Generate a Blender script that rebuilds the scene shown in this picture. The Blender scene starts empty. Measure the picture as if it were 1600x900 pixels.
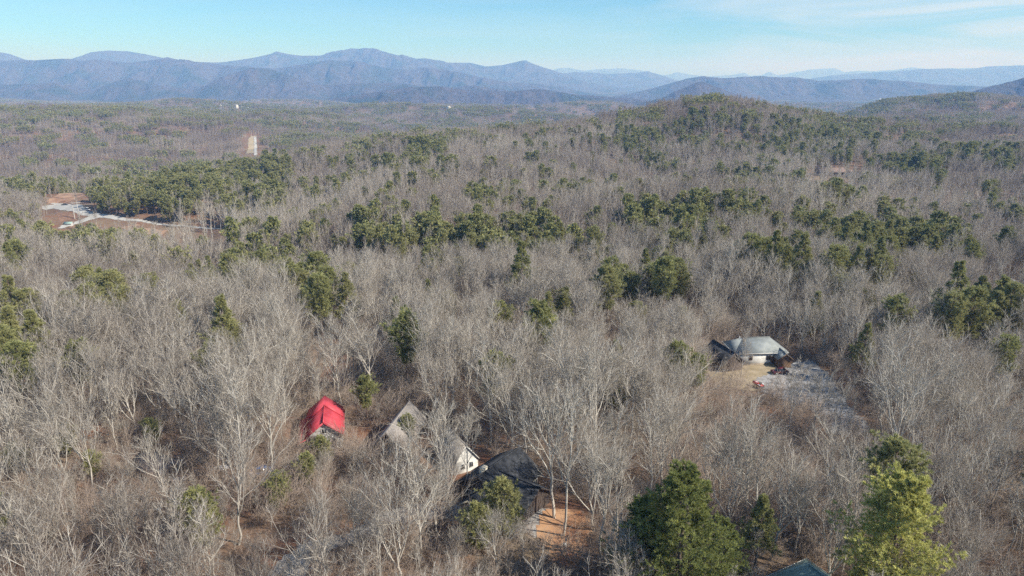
import bpy, math, random
import numpy as np
R = math.radians
S = bpy.context.scene
COL = S.collection

# ------------------------------------------------------------------ camera, sky, sun, exposure
ZC = 120.0                      # camera height above the scene's zero
PITCH = R(17.0)
FPX = 1080.0                    # focal length in pixels of the 1600 px wide photograph
cam = bpy.data.cameras.new('camera'); camo = bpy.data.objects.new('camera', cam); COL.objects.link(camo)
camo.location = (0, 0, ZC); camo.rotation_euler = (R(90) - PITCH, 0, 0)
cam.sensor_width = 36.0; cam.lens = FPX / 1600.0 * 36.0
cam.clip_start = 1.0; cam.clip_end = 120000.0
S.camera = camo

SUN_AZ, SUN_EL = R(112), R(40)  # compass angle from +Y, elevation
w = bpy.data.worlds.new('World'); S.world = w; w.use_nodes = True
nt = w.node_tree; nt.nodes.clear()
sky = nt.nodes.new('ShaderNodeTexSky'); sky.sky_type = 'NISHITA'; sky.sun_disc = False
sky.sun_elevation = SUN_EL; sky.sun_rotation = SUN_AZ; sky.altitude = 400; sky.air_density = 1.0
sky.dust_density = 0.3; sky.ozone_density = 1.2
bg = nt.nodes.new('ShaderNodeBackground'); bg.inputs[1].default_value = 0.09
wo = nt.nodes.new('ShaderNodeOutputWorld')
# thin cirrus, from the direction of the sky
tc = nt.nodes.new('ShaderNodeTexCoord')
mp = nt.nodes.new('ShaderNodeMapping'); mp.inputs['Scale'].default_value = (2.2, 2.2, 17.0); mp.inputs['Rotation'].default_value = (0, R(7), 0)
n1 = nt.nodes.new('ShaderNodeTexNoise'); n1.inputs['Scale'].default_value = 1.5; n1.inputs['Detail'].default_value = 7; n1.inputs['Roughness'].default_value = 0.55; n1.inputs['Distortion'].default_value = 0.5
cr = nt.nodes.new('ShaderNodeMapRange'); cr.inputs['From Min'].default_value = 0.42; cr.inputs['From Max'].default_value = 0.76; cr.inputs['To Max'].default_value = 0.7; cr.clamp = True
sx = nt.nodes.new('ShaderNodeSeparateXYZ')
rr = nt.nodes.new('ShaderNodeMapRange'); rr.inputs['From Min'].default_value = 0.1; rr.inputs['From Max'].default_value = 0.55; rr.inputs['To Min'].default_value = 0.25; rr.inputs['To Max'].default_value = 2.0; rr.clamp = True
mu = nt.nodes.new('ShaderNodeMath'); mu.operation = 'MULTIPLY'; mu.use_clamp = True
mx = nt.nodes.new('ShaderNodeMix'); mx.data_type = 'RGBA'; mx.inputs['B'].default_value = (6.6, 7.3, 7.7, 1)
nt.links.new(tc.outputs['Generated'], mp.inputs[0]); nt.links.new(mp.outputs[0], n1.inputs['Vector'])
nt.links.new(n1.outputs[0], cr.inputs[0]); nt.links.new(tc.outputs['Generated'], sx.inputs[0])
nt.links.new(sx.outputs[0], rr.inputs[0]); nt.links.new(cr.outputs[0], mu.inputs[0]); nt.links.new(rr.outputs[0], mu.inputs[1])
tn = nt.nodes.new('ShaderNodeMix'); tn.data_type = 'RGBA'; tn.blend_type = 'MULTIPLY'; tn.inputs['Factor'].default_value = 1.0; tn.inputs['B'].default_value = (.52, .93, 1.22, 1)
nt.links.new(sky.outputs[0], tn.inputs['A'])
nt.links.new(mu.outputs[0], mx.inputs['Factor']); nt.links.new(tn.outputs['Result'], mx.inputs['A'])
nt.links.new(mx.outputs['Result'], bg.inputs[0]); nt.links.new(bg.outputs[0], wo.inputs[0])
sl = bpy.data.lights.new('sun', 'SUN'); sl.energy = 5.0; sl.angle = R(0.5); sl.color = (1.0, 0.955, 0.89)
so = bpy.data.objects.new('sun', sl); COL.objects.link(so)
so.rotation_euler = (R(90) - SUN_EL, 0, math.pi - SUN_AZ)
S.view_settings.view_transform = 'Standard'; S.view_settings.look = 'None'; S.view_settings.gamma = 1.0
S.view_settings.use_curve_mapping = False
S.view_settings.exposure = 0.42
S.render.engine = 'CYCLES'
cy = S.cycles
cy.max_bounces = 3; cy.diffuse_bounces = 2; cy.glossy_bounces = 1; cy.transmission_bounces = 1; cy.volume_bounces = 1
cy.transparent_max_bounces = 4; cy.use_denoising = False; cy.caustics_reflective = False; cy.caustics_refractive = False
cy.sample_clamp_indirect = 4.0

# ------------------------------------------------------------------ projection helpers (photograph pixels, 1600x900)
cp, sp = math.cos(PITCH), math.sin(PITCH)
def project(x, y, z):
    zz = z - ZC
    d = y * cp - zz * sp
    return 800 + FPX * x / d, 450 - FPX * (zz * cp + y * sp) / d, d
def ang(py):                    # angle below the horizontal of a photograph row
    return PITCH - np.arctan((450 - np.asarray(py, float)) / FPX)
def pxu(px): return (np.asarray(px, float) - 800) * 0.956 / FPX     # column -> x/y of far things

# ------------------------------------------------------------------ noise
_rs = np.random.RandomState(5); _G = _rs.rand(256, 256)
def vnoise(x, y):
    xi = np.floor(x).astype(int); yi = np.floor(y).astype(int); fx = x - xi; fy = y - yi
    fx = fx * fx * (3 - 2 * fx); fy = fy * fy * (3 - 2 * fy)
    a = _G[xi & 255, yi & 255]; b = _G[(xi + 1) & 255, yi & 255]; c = _G[xi & 255, (yi + 1) & 255]; d = _G[(xi + 1) & 255, (yi + 1) & 255]
    return (a * (1 - fx) + b * fx) * (1 - fy) + (c * (1 - fx) + d * fx) * fy * 1.0
def fbm(x, y, o=4, g=0.5):
    s = 0; a = 1; t = 0
    for i in range(o):
        s = s + a * (vnoise(x + 17.3 * i, y + 9.1 * i) * 2 - 1); t += a; a *= g; x = x * 2.03; y = y * 2.03
    return s / t
def sstep(a, b, x):
    t = np.clip((x - a) / (b - a), 0, 1); return t * t * (3 - 2 * t)

# ------------------------------------------------------------------ terrain
CREST = [(-500, 175), (0, 204), (200, 206), (400, 203), (600, 200), (700, 199), (800, 196), (900, 177), (1000, 157), (1060, 147), (1110, 141), (1170, 141), (1230, 157),
         (1300, 181), (1400, 194), (1500, 196), (1600, 196), (2000, 190)]
def crest_z(px, Y, canopy=14):
    yy = np.interp(px, [c[0] for c in CREST], [c[1] for c in CREST])
    return -Y * math.tan(float(ang(yy))) - canopy
TP = [-500, 0, 200, 300, 400, 500, 600, 800, 900, 1000, 1060, 1130, 1200, 1250, 1330, 1400, 1500, 1600, 2100]
TY = [40, 90, 150, 230, 350, 480, 620, 800, 950, 1100, 1250, 1450, 1800, 2200, 2800, 4000, 6500, 12000, 45000]
def col(px):
    c = crest_z(px, 1100)
    if px <= 0: return [-71, -71, -74, -83, -97, -107, -116, -133, -148, -151, -146, -128, -85, -120, -170, -215, -245, -255, -260]
    if px == 200: return [-71, -71, -74, -83, -97, -107, -115, -127, -149, -153, -148, -132, -88, -128, -175, -215, -245, -255, -260]
    if px == 300: return [-71, -71, -74, -83, -96, -105, -112, -115, -140, -150, -147, -138, -106, -135, -180, -215, -245, -255, -260]
    if px == 400: return [-70, -70, -74, -82, -95, -104, -110, -106, -122, -142, -143, -139, -126, -150, -185, -215, -245, -255, -260]
    if px == 500: return [-70, -70, -74, -82, -93, -101, -107, -104, -100, -112, -130, -145, -150, -175, -200, -220, -245, -255, -260]
    if px <= 1000 or px >= 1400:
        rt = px >= 1400
        back = [-96, -104, -108, -112, -130, -190, -240, -250, -255] if rt else [c - 25, c - 55, -165, -195, -215, -232, -245, -255, -260]
        return [-70, -70, -73, -80, -89, -94, -96, (-88 if px > 700 else -98) if not rt else -93, (c * .6 - 92 * .4) if not rt else -92, c if not rt else -90] + back
    k = c
    return [-70, -70, -74, -80, -88, -92, -95, -90, k * .6 - 90 * .4, k, k - 12, k - 55, -140, -180, -210, -230, -245, -255, -260]
_tab = np.array([col(p) for p in TP])
NU, NV = 481, 640
_u = np.linspace(-1.5, 1.5, NU); _v = np.linspace(math.log(40), math.log(45000), NV)
_rows = np.array([np.interp(_v, np.log(TY), t) for t in _tab])
_grid = np.array([np.interp(_u, pxu(TP), _rows[:, j]) for j in range(NV)]).T
def _blur(a, n, ax):
    k = np.exp(-0.5 * (np.arange(-3 * n, 3 * n + 1) / n) ** 2); k /= k.sum()
    pad = [(0, 0), (0, 0)]; pad[ax] = (3 * n, 3 * n); a = np.pad(a, pad, mode='edge')
    return np.apply_along_axis(lambda v: np.convolve(v, k, 'valid'), ax, a)
_grid = _blur(_blur(_grid, 4, 0), 5, 1)
HILLS = [(float(pxu(a)), b, c, d, e) for a, b, c, d, e in ((620, 3300, 85, 420, 420), (490, 2500, 48, 330, 260), (800, 2900, 62, 450, 320), (700, 4300, 70, 600, 400), (1345, 2400, 48, 330, 260), (1500, 2900, 60, 420, 330),
         (300, 3700, 70, 600, 420), (920, 4000, 60, 500, 400), (100, 3000, 50, 500, 400), (1580, 2100, 35, 300, 260), (420, 5000, 60, 600, 500))]
def height(x, y):
    x = np.asarray(x, float); y = np.asarray(y, float)
    Y = np.maximum(y, 41.0); u = np.clip(x / Y, -1.49, 1.49); v = np.log(np.minimum(Y, 44000))
    a = (u + 1.5) / 3 * (NU - 1); b = (v - _v[0]) / (_v[-1] - _v[0]) * (NV - 1)
    i = np.clip(a.astype(int), 0, NU - 2); j = np.clip(b.astype(int), 0, NV - 2); fa = a - i; fb = b - j
    z = (_grid[i, j] * (1 - fa) + _grid[i + 1, j] * fa) * (1 - fb) + (_grid[i, j + 1] * (1 - fa) + _grid[i + 1, j + 1] * fa) * fb
    z = z + 9.0 * fbm(x / 340 + 1.7, y / 260 + 5.5, 2) * sstep(260, 500, Y) + 16.0 * fbm(x / 150 + 3.1, y / 110 + 7.7, 3) * sstep(150, 420, Y) * (1 - 0.5 * sstep(2000, 3000, Y))
    z = z + 0.9 * fbm(x / 18, y / 18, 2) * (1 - sstep(1200, 1700, Y))
    z = z + 26 * fbm(x / 520 + 9, y / 700, 3) * sstep(1250, 2300, Y) + 70 * np.maximum(0, fbm(x / 1500 + 4.5, y / 1900 + 2.2, 4) + .1) * sstep(2800, 5000, Y)
    for hu, hy, hh, wx, wy in HILLS:
        z = z + hh * np.exp(-((x - hu * hy) / wx) ** 2 - ((y - hy) / wy) ** 2)
    return z + ZC
def unproject(px, py, up=0.0):
    dx = (px - 800) / FPX; dy = (450 - py) / FPX
    D = np.array([dx, cp + dy * sp, -sp + dy * cp])
    t = np.concatenate([np.arange(60, 700, .5), np.arange(700, 9000, 4)])
    P = D[None] * t[:, None]; hz = height(P[:, 0], P[:, 1]) + up
    k = np.argmax(P[:, 2] + ZC < hz)
    return float(P[k, 0]), float(P[k, 1]), float(P[k, 2] + ZC)
def G(px, py, up=0.0):
    x, y, z = unproject(px, py, up); return x, y, float(height(x, y))

# ------------------------------------------------------------------ materials
def mat(name, rough=0.85):
    m = bpy.data.materials.new(name); m.use_nodes = True; b = m.node_tree.nodes['Principled BSDF']
    b.inputs['Roughness'].default_value = rough; b.inputs['Specular IOR Level'].default_value = 0.25
    return m, m.node_tree, b
def N(t, ty, **kw):
    n = t.nodes.new(ty)
    for k, v in kw.items():
        if k.startswith('_'): setattr(n, k[1:], v)
        else: n.inputs[k.replace('__', ' ')].default_value = v
    return n
def noise_node(t, scale, detail=4, rough=.55, vec=None, dist=0.0):
    n = N(t, 'ShaderNodeTexNoise', Scale=scale, Detail=detail, Roughness=rough, Distortion=dist)
    if vec is None:
        g = t.nodes.new('ShaderNodeNewGeometry'); vec = g.outputs['Position']
    t.links.new(vec, n.inputs['Vector']); return n
def mixc(t, fac, a, b):
    m = t.nodes.new('ShaderNodeMix'); m.data_type = 'RGBA'
    if isinstance(fac, float): m.inputs['Factor'].default_value = fac
    else: t.links.new(fac, m.inputs['Factor'])
    for k, v in (('A', a), ('B', b)):
        if isinstance(v, tuple): m.inputs[k].default_value = (*v, 1)
        else: t.links.new(v, m.inputs[k])
    return m.outputs['Result']
def ramp(t, src, lo, hi):
    r = t.nodes.new('ShaderNodeMapRange'); r.clamp = True; r.inputs['From Min'].default_value = lo; r.inputs['From Max'].default_value = hi
    t.links.new(src, r.inputs[0]); return r.outputs[0]
def bump(t, b, src, strength, dist):
    n = t.nodes.new('ShaderNodeBump'); n.inputs['Strength'].default_value = strength; n.inputs['Distance'].default_value = dist
    t.links.new(src, n.inputs['Height']); t.links.new(n.outputs[0], b.inputs['Normal'])
def simple(name, c1, c2, scale=3.0, rough=.8, lo=.35, hi=.65, bmp=0, bd=.05, metal=0):
    m, t, b = mat(name, rough); n = noise_node(t, scale)
    t.links.new(mixc(t, ramp(t, n.outputs[0], lo, hi), c1, c2), b.inputs['Base Color'])
    if bmp: bump(t, b, n.outputs[0], bmp, bd)
    b.inputs['Metallic'].default_value = metal
    return m

def forest_floor():
    m, t, b = mat('leaf_litter', .95)
    n1 = noise_node(t, .035, 5); n2 = noise_node(t, .6, 8, .85); n3 = noise_node(t, .11, 4)
    a = mixc(t, ramp(t, n2.outputs[0], .3, .7), (.07, .043, .03), (.34, .225, .15))
    c = mixc(t, ramp(t, n3.outputs[0], .5, .68), a, (.22, .10, .055))
    c = mixc(t, ramp(t, n1.outputs[0], .52, .68), c, (.24, .185, .12))
    # beyond the scattered trees the sheet is the canopy itself
    at = t.nodes.new('ShaderNodeAttribute'); at.attribute_name = 'wood'
    f1 = noise_node(t, .0035, 5, .6); f2 = noise_node(t, .045, 4, .7); f3 = noise_node(t, .0012, 4, .6)
    d = mixc(t, ramp(t, f2.outputs[0], .3, .7), (.085, .07, .068), (.17, .145, .135))
    d = mixc(t, ramp(t, f1.outputs[0], .45, .56), d, mixc(t, ramp(t, f2.outputs[0], .35, .7), (.025, .038, .026), (.055, .075, .045)))
    d = mixc(t, ramp(t, f3.outputs[0], .70, .74), d, (.27, .22, .15))
    t.links.new(mixc(t, at.outputs['Fac'], c, d), b.inputs['Base Color'])
    s = t.nodes.new('ShaderNodeMath'); s.operation = 'MULTIPLY'; t.links.new(at.outputs['Fac'], s.inputs[0]); t.links.new(f2.outputs[0], s.inputs[1])
    bump(t, b, s.outputs[0], 1.0, 14.0)
    return m
def slope_mat():
    m, t, b = mat('forested_slope', .95)
    f1 = noise_node(t, .0022, 6, .62); f2 = noise_node(t, .02, 6, .8)
    d = mixc(t, ramp(t, f2.outputs[0], .3, .7), (.035, .035, .046), (.11, .09, .10))
    d = mixc(t, ramp(t, f1.outputs[0], .48, .62), d, (.03, .042, .034))
    t.links.new(d, b.inputs['Base Color'])
    bump(t, b, f2.outputs[0], 1.0, 18.0)
    return m
M = dict(floor=forest_floor(), slope=slope_mat())

def bark_mat(name, c1, c2, c3):
    m, t, b = mat(name, .9)
    oi = t.nodes.new('ShaderNodeObjectInfo'); g = noise_node(t, .006, 3); g2 = noise_node(t, .8, 3)
    a = mixc(t, oi.outputs['Random'], c1, c2)
    a = mixc(t, ramp(t, g.outputs[0], .42, .6), a, c3)
    t.links.new(mixc(t, ramp(t, g2.outputs[0], .3, .8), a, c1), b.inputs['Base Color'])
    return m
M['bark'] = bark_mat('bark', (.57, .52, .445), (.15, .12, .10), (.53, .49, .415))
M['twig'] = bark_mat('twigs', (.19, .15, .122), (.10, .078, .063), (.29, .255, .205))
M['brush'] = bark_mat('brush', (.33, .25, .195), (.20, .145, .115), (.36, .30, .24))
M['pinebark'] = simple('pine_bark', (.13, .10, .085), (.24, .18, .145), 2.0)
def needle_mat(name, dark, light, hue):
    m, t, b = mat(name, .6)
    at = t.nodes.new('ShaderNodeAttribute'); at.attribute_name = 'tint'
    oi = t.nodes.new('ShaderNodeObjectInfo')
    c = mixc(t, at.outputs['Fac'], dark, light)
    f = t.nodes.new('ShaderNodeMath'); f.operation = 'MULTIPLY'; f.inputs[1].default_value = .55
    t.links.new(oi.outputs['Random'], f.inputs[0])
    cc = mixc(t, f.outputs[0], c, hue); t.links.new(cc, b.inputs['Base Color'])
    b.inputs['Specular IOR Level'].default_value = .15
    tr = t.nodes.new('ShaderNodeBsdfTranslucent'); t.links.new(cc, tr.inputs[0]); ms = t.nodes.new('ShaderNodeMixShader'); ms.inputs[0].default_value = .35
    t.links.new(b.outputs[0], ms.inputs[1]); t.links.new(tr.outputs[0], ms.inputs[2]); t.links.new(ms.outputs[0], t.nodes['Material Output'].inputs['Surface'])
    return m
M['needle'] = needle_mat('pine_needles', (.20, .215, .085), (.54, .53, .22), (.46, .42, .20))
M['needle_green'] = needle_mat('bright_green_needles', (.10, .135, .045), (.38, .41, .125), (.32, .32, .11))
M['needle_bright'] = needle_mat('yellow_green_needles', (.34, .34, .10), (.82, .78, .28), (.6, .58, .2))

# ------------------------------------------------------------------ mesh helpers
def mesh(name, V, F, m=None, smooth=False, tint=None, att='tint'):
    """F: list of (n,k) integer arrays"""
    me = bpy.data.meshes.new(name); V = np.asarray(V, np.float32)
    F = [np.asarray(f, np.int32) for f in F if len(f)]
    me.vertices.add(len(V)); me.vertices.foreach_set('co', V.ravel())
    nl = sum(f.size for f in F); npoly = sum(len(f) for f in F)
    me.loops.add(nl); me.loops.foreach_set('vertex_index', np.concatenate([f.ravel() for f in F]))
    ls = []; s = 0
    for f in F:
        ls.append(s + np.arange(len(f)) * f.shape[1]); s += f.size
    me.polygons.add(npoly); me.polygons.foreach_set('loop_start', np.concatenate(ls).astype(np.int32))
    me.update(calc_edges=True)
    if smooth: me.polygons.foreach_set('use_smooth', np.ones(npoly, bool))
    if tint is not None:
        a = me.attributes.new(att, 'FLOAT', 'POINT'); a.data.foreach_set('value', np.asarray(tint, np.float32))
    if m is not None: me.materials.append(m)
    return me
def obj(name, me, parent=None, loc=None):
    o = bpy.data.objects.new(name, me); COL.objects.link(o)
    if parent is not None: o.parent = parent
    if loc is not None: o.location = loc
    return o
def tag(o, label=None, cat=None, group=None, kind=None):
    if label: o['label'] = label
    if cat: o['category'] = cat
    if group: o['group'] = group
    if kind: o['kind'] = kind
    return o
def empty(name, loc, rz=0.0, label=None, cat=None, group=None):
    o = bpy.data.objects.new(name, None); COL.objects.link(o); o.location = loc; o.rotation_euler = (0, 0, rz); o.empty_display_size = .5
    return tag(o, label, cat, group)
def perp(d):
    a = np.where(np.abs(d[:, 2:3]) < .9, np.array([[0, 0, 1.]]), np.array([[1., 0, 0]]))
    u = np.cross(d, a); u /= np.linalg.norm(u, axis=1, keepdims=True) + 1e-9
    return u, np.cross(d, u)
class Geo:
    def __init__(s): s.V = []; s.F = {}; s.T = []; s.n = 0
    def add(s, V, F, T=0.5):
        V = np.asarray(V, float).reshape(-1, 3); s.V.append(V); s.T.append(np.full(len(V), T) if np.isscalar(T) else T)
        F = np.asarray(F)
        s.F.setdefault(F.shape[1], []).append(F + s.n); s.n += len(V)
    def tubes(s, P0, P1, R0, R1, n=3):
        d = P1 - P0; L = np.linalg.norm(d, axis=1, keepdims=True) + 1e-9; d = d / L; u, v = perp(d)
        th = np.arange(n) * 2 * math.pi / n
        ring = (u[:, None] * np.cos(th)[None, :, None] + v[:, None] * np.sin(th)[None, :, None])
        A = P0[:, None] + ring * R0[:, None, None]; B = P1[:, None] + ring * R1[:, None, None]
        V = np.concatenate([A, B], 1).reshape(-1, 3); k = len(P0)
        i = np.arange(n); j = (i + 1) % n; f = np.stack([i, j, n + j, n + i], 1)
        s.add(V, (f[None] + (np.arange(k) * 2 * n)[:, None, None]).reshape(-1, 4))
    def spikes(s, P0, P1, R0, n=3):
        d = P1 - P0; d = d / (np.linalg.norm(d, axis=1, keepdims=True) + 1e-9); u, v = perp(d)
        th = np.arange(n) * 2 * math.pi / n
        ring = (u[:, None] * np.cos(th)[None, :, None] + v[:, None] * np.sin(th)[None, :, None])
        V = np.concatenate([P0[:, None] + ring * R0[:, None, None], P1[:, None]], 1).reshape(-1, 3); k = len(P0)
        i = np.arange(n); j = (i + 1) % n; f = np.stack([i, j, np.full(n, n)], 1)
        s.add(V, (f[None] + (np.arange(k) * (n + 1))[:, None, None]).reshape(-1, 3))
    def box(s, c, h, rz=0.0):
        c = np.array(c, float); h = np.array(h, float)
        q = np.array([[-1, -1, -1], [1, -1, -1], [1, 1, -1], [-1, 1, -1], [-1, -1, 1], [1, -1, 1], [1, 1, 1], [-1, 1, 1]]) * h
        if rz:
            cz, sz = math.cos(rz), math.sin(rz); q = q @ np.array([[cz, sz, 0], [-sz, cz, 0], [0, 0, 1]])
        s.add(q + c, [[0, 3, 2, 1], [4, 5, 6, 7], [0, 1, 5, 4], [1, 2, 6, 5], [2, 3, 7, 6], [3, 0, 4, 7]])
    def slab(s, poly, th):
        """convex planar polygon thickened along its normal (downwards)"""
        P = np.array(poly, float); nrm = np.cross(P[1] - P[0], P[2] - P[0]); nrm /= np.linalg.norm(nrm)
        if nrm[2] < 0: P = P[::-1]; nrm = -nrm
        k = len(P); V = np.concatenate([P, P - nrm * th])
        s.add(V, [list(range(k))]); s.n -= 2 * k; s.V.pop(); s.T.pop()
        s.add(V, [list(range(2 * k - 1, k - 1, -1))]); s.n -= 2 * k; s.V.pop(); s.T.pop()
        s.add(V, [[i, k + i, k + (i + 1) % k, (i + 1) % k] for i in range(k)])
    def make(s, name, m, smooth=False):
        return mesh(name, np.concatenate(s.V), [np.concatenate(f) for f in s.F.values()], m, smooth, np.concatenate(s.T))

# ------------------------------------------------------------------ ground sheet
def ground():
    us = np.concatenate([np.tan(np.linspace(R(-75), R(-42), 30))[:-1], np.tan(np.linspace(R(-42), R(42), 1050)), np.tan(np.linspace(R(42), R(75), 30))[1:]])
    ys = [42.0]
    while ys[-1] < 42000: ys.append(ys[-1] * (1.0125 if ys[-1] < 5000 else 1.02))
    ys = np.array(ys)
    U, Y = np.meshgrid(us, ys); X = U * Y; Z = height(X, Y)
    wd = sstep(5200, 6200, Y); Z = Z + wd * 10
    nu = len(us); ny = len(ys)
    V = np.stack([X, Y, Z], -1).reshape(-1, 3)
    i, j = np.meshgrid(np.arange(nu - 1), np.arange(ny - 1)); b = (j * nu + i).ravel()
    F = np.stack([b, b + 1, b + nu + 1, b + nu], 1)
    T = wd.ravel()
    # behind and beneath the viewpoint
    gx = np.linspace(-157, 157, 60); gy = np.linspace(-400, 42, 60); GX, GY = np.meshgrid(gx, gy)
    GX = GX * (1 + np.maximum(0, -GY) / 120)
    V2 = np.stack([GX, GY, height(GX, np.full_like(GX, 42.0))], -1).reshape(-1, 3)
    i, j = np.meshgrid(np.arange(59), np.arange(59)); b = (j * 60 + i).ravel() + len(V)
    F2 = np.stack([b, b + 1, b + 61, b + 60], 1)
    me = mesh('ground', np.concatenate([V, V2]), [np.concatenate([F, F2])], M['floor'], True, np.concatenate([T, np.zeros(len(V2))]), 'wood')
    tag(obj('ground', me), 'brown leaf-covered ground rolling away to the far valley', kind='structure')
ground()

# ------------------------------------------------------------------ mountains: each range at its own distance with real depth
def mountain(name, label, Yc, W, prof, seed, spur=.33, ds=2.0):
    px = np.arange(prof[0][0], prof[-1][0] + .1, ds); py = np.interp(px, [p[0] for p in prof], [p[1] for p in prof])
    k = np.array([.25, .5, .25]); py = np.convolve(np.pad(py, 1, mode='edge'), k, 'valid')
    u = pxu(px); t = np.linspace(-1, 1, 130)
    U, Tt = np.meshgrid(u, t)
    wob = fbm(U * 9 + seed, U * 0 + seed, 3) * .35
    Y = Yc + W * (Tt + wob)
    ztop = (-Yc * (1 + 0 * py) * np.tan(ang(py)))
    base = -262.0
    # crest keeps its place in the sky although its distance wanders
    Zt = (ztop[None] * (Yc + W * wob) / Yc)
    prf = np.exp(-(Tt * 1.55) ** 2) ; prf = (prf - prf.min()) / (1 - prf.min())
    X = U * Y
    sc = Yc / 9000.0
    rid = 1 - np.abs(fbm(X / (800 * sc) + seed, Y / (2000 * sc) + seed * 2, 6, .6)) * 2.6
    amp = np.sin(np.clip(np.abs(Tt), 0, 1) * math.pi) * spur * 1.35
    hgt = (Zt - base) * prf * (1 + amp * (rid - .75))
    hgt = hgt + (np.abs(fbm(X / (260 * sc) + seed, Y / (500 * sc), 4, .6)) * -90 + 20) * sc * prf * np.sin(np.clip(np.abs(Tt) * 1.3, 0, 1) * math.pi)
    Z = base + hgt + ZC - 8
    n = len(u); i, j = np.meshgrid(np.arange(n - 1), np.arange(129)); b = (j * n + i).ravel()
    F = np.stack([b, b + 1, b + n + 1, b + n], 1)
    tag(obj(name, mesh(name, np.stack([X, Y, Z], -1).reshape(-1, 3), [F], M['slope'], True)), label, kind='structure')
mountain('mountain_range', 'long blue mountain range with the highest peak', 13000, 2800,
    [(-260, 96), (-160, 92), (-80, 96), (-30, 88), (0, 82), (22, 84), (45, 93), (80, 96), (120, 91), (150, 81), (175, 78), (205, 79), (232, 84), (262, 90), (300, 96), (345, 97), (400, 89), (437, 81),
     (472, 86), (505, 86), (530, 80), (555, 75), (588, 77), (622, 85), (650, 91), (665, 90), (700, 97), (735, 97), (760, 103), (785, 101), (802, 97), (820, 94), (845, 103), (880, 114), (905, 124), (950, 133), (1010, 140), (1060, 150)], 3.3)
mountain('mountain_range', 'purple-brown front range of ridges before the high peak', 9200, 1700,
    [(-250, 100), (-100, 104), (0, 96), (60, 93), (100, 90), (135, 93), (200, 97), (258, 90), (300, 95), (345, 99), (390, 104), (432, 106), (480, 98), (515, 92), (560, 95), (600, 104),
     (640, 108), (665, 104), (720, 112), (760, 122), (800, 128), (850, 130), (900, 140), (950, 150)], 7.7, .45)
mountain('foothills', 'low wooded foothills at the foot of the range on the left', 7000, 900,
    [(-250, 120), (-100, 136), (0, 131), (80, 128), (140, 140), (180, 126), (200, 120), (240, 130), (300, 140), (350, 118), (385, 107), (420, 105), (450, 116), (500, 132), (560, 128), (620, 128), (680, 138), (740, 132), (800, 141), (900, 150)], 11.1, .45)
mountain('mountain_range', 'palest blue distant range on the skyline', 28000, 3500,
    [(820, 125), (855, 113), (872, 107), (888, 106), (908, 110), (940, 108), (966, 106), (1000, 110), (1030, 117), (1046, 116), (1057, 112), (1075, 116), (1105, 119), (1140, 117), (1163, 113), (1172, 118), (1190, 117), (1202, 111), (1213, 117),
     (1232, 115), (1262, 109), (1302, 106), (1313, 110), (1320, 113), (1340, 110), (1365, 111), (1395, 109), (1424, 105), (1450, 108), (1520, 106), (1600, 104), (1750, 108)], 2.2, .2, 2.0)
mountain('mountain_range', 'long flat-topped blue ridge on the right', 16000, 2300,
    [(840, 124), (870, 116), (900, 112), (950, 115), (985, 114), (1012, 111), (1032, 117), (1060, 125), (1110, 122), (1160, 126), (1220, 122), (1260, 124), (1300, 117), (1350, 113), (1400, 111), (1440, 107), (1480, 106), (1505, 108), (1540, 103), (1600, 101), (1700, 98), (1900, 104)], 5.2, .25)
mountain('mountain_range', 'dark blue wooded ridge behind the near knoll', 8200, 1300,
    [(960, 150), (1000, 142), (1040, 131), (1075, 121), (1100, 118), (1125, 121), (1180, 118), (1240, 120), (1280, 125), (1350, 122), (1420, 126), (1470, 131), (1540, 134), (1640, 140), (1760, 146)], 9.4, .35)
mountain('conical_hill', 'dark conical hill beyond the left shoulder of the knoll', 5200, 450,
    [(1000, 160), (1035, 152), (1060, 140), (1080, 131), (1096, 126), (1112, 130), (1140, 141), (1170, 150), (1200, 160)], 1.4, .3)
mountain('foothills', 'wooded hillside rising at the right edge of the view', 4300, 700,
    [(1400, 172), (1450, 164), (1500, 150), (1540, 136), (1600, 120), (1660, 108), (1800, 96), (1950, 104)], 6.1, .3)
mountain('foothills', 'low hills of the valley left of the knoll', 5400, 800,
    [(330, 172), (400, 163), (470, 160), (530, 150), (590, 142), (640, 134), (690, 133), (740, 140), (800, 141), (850, 138), (900, 146), (960, 150), (1040, 158), (1100, 170)], 4.1, .35)

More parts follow.
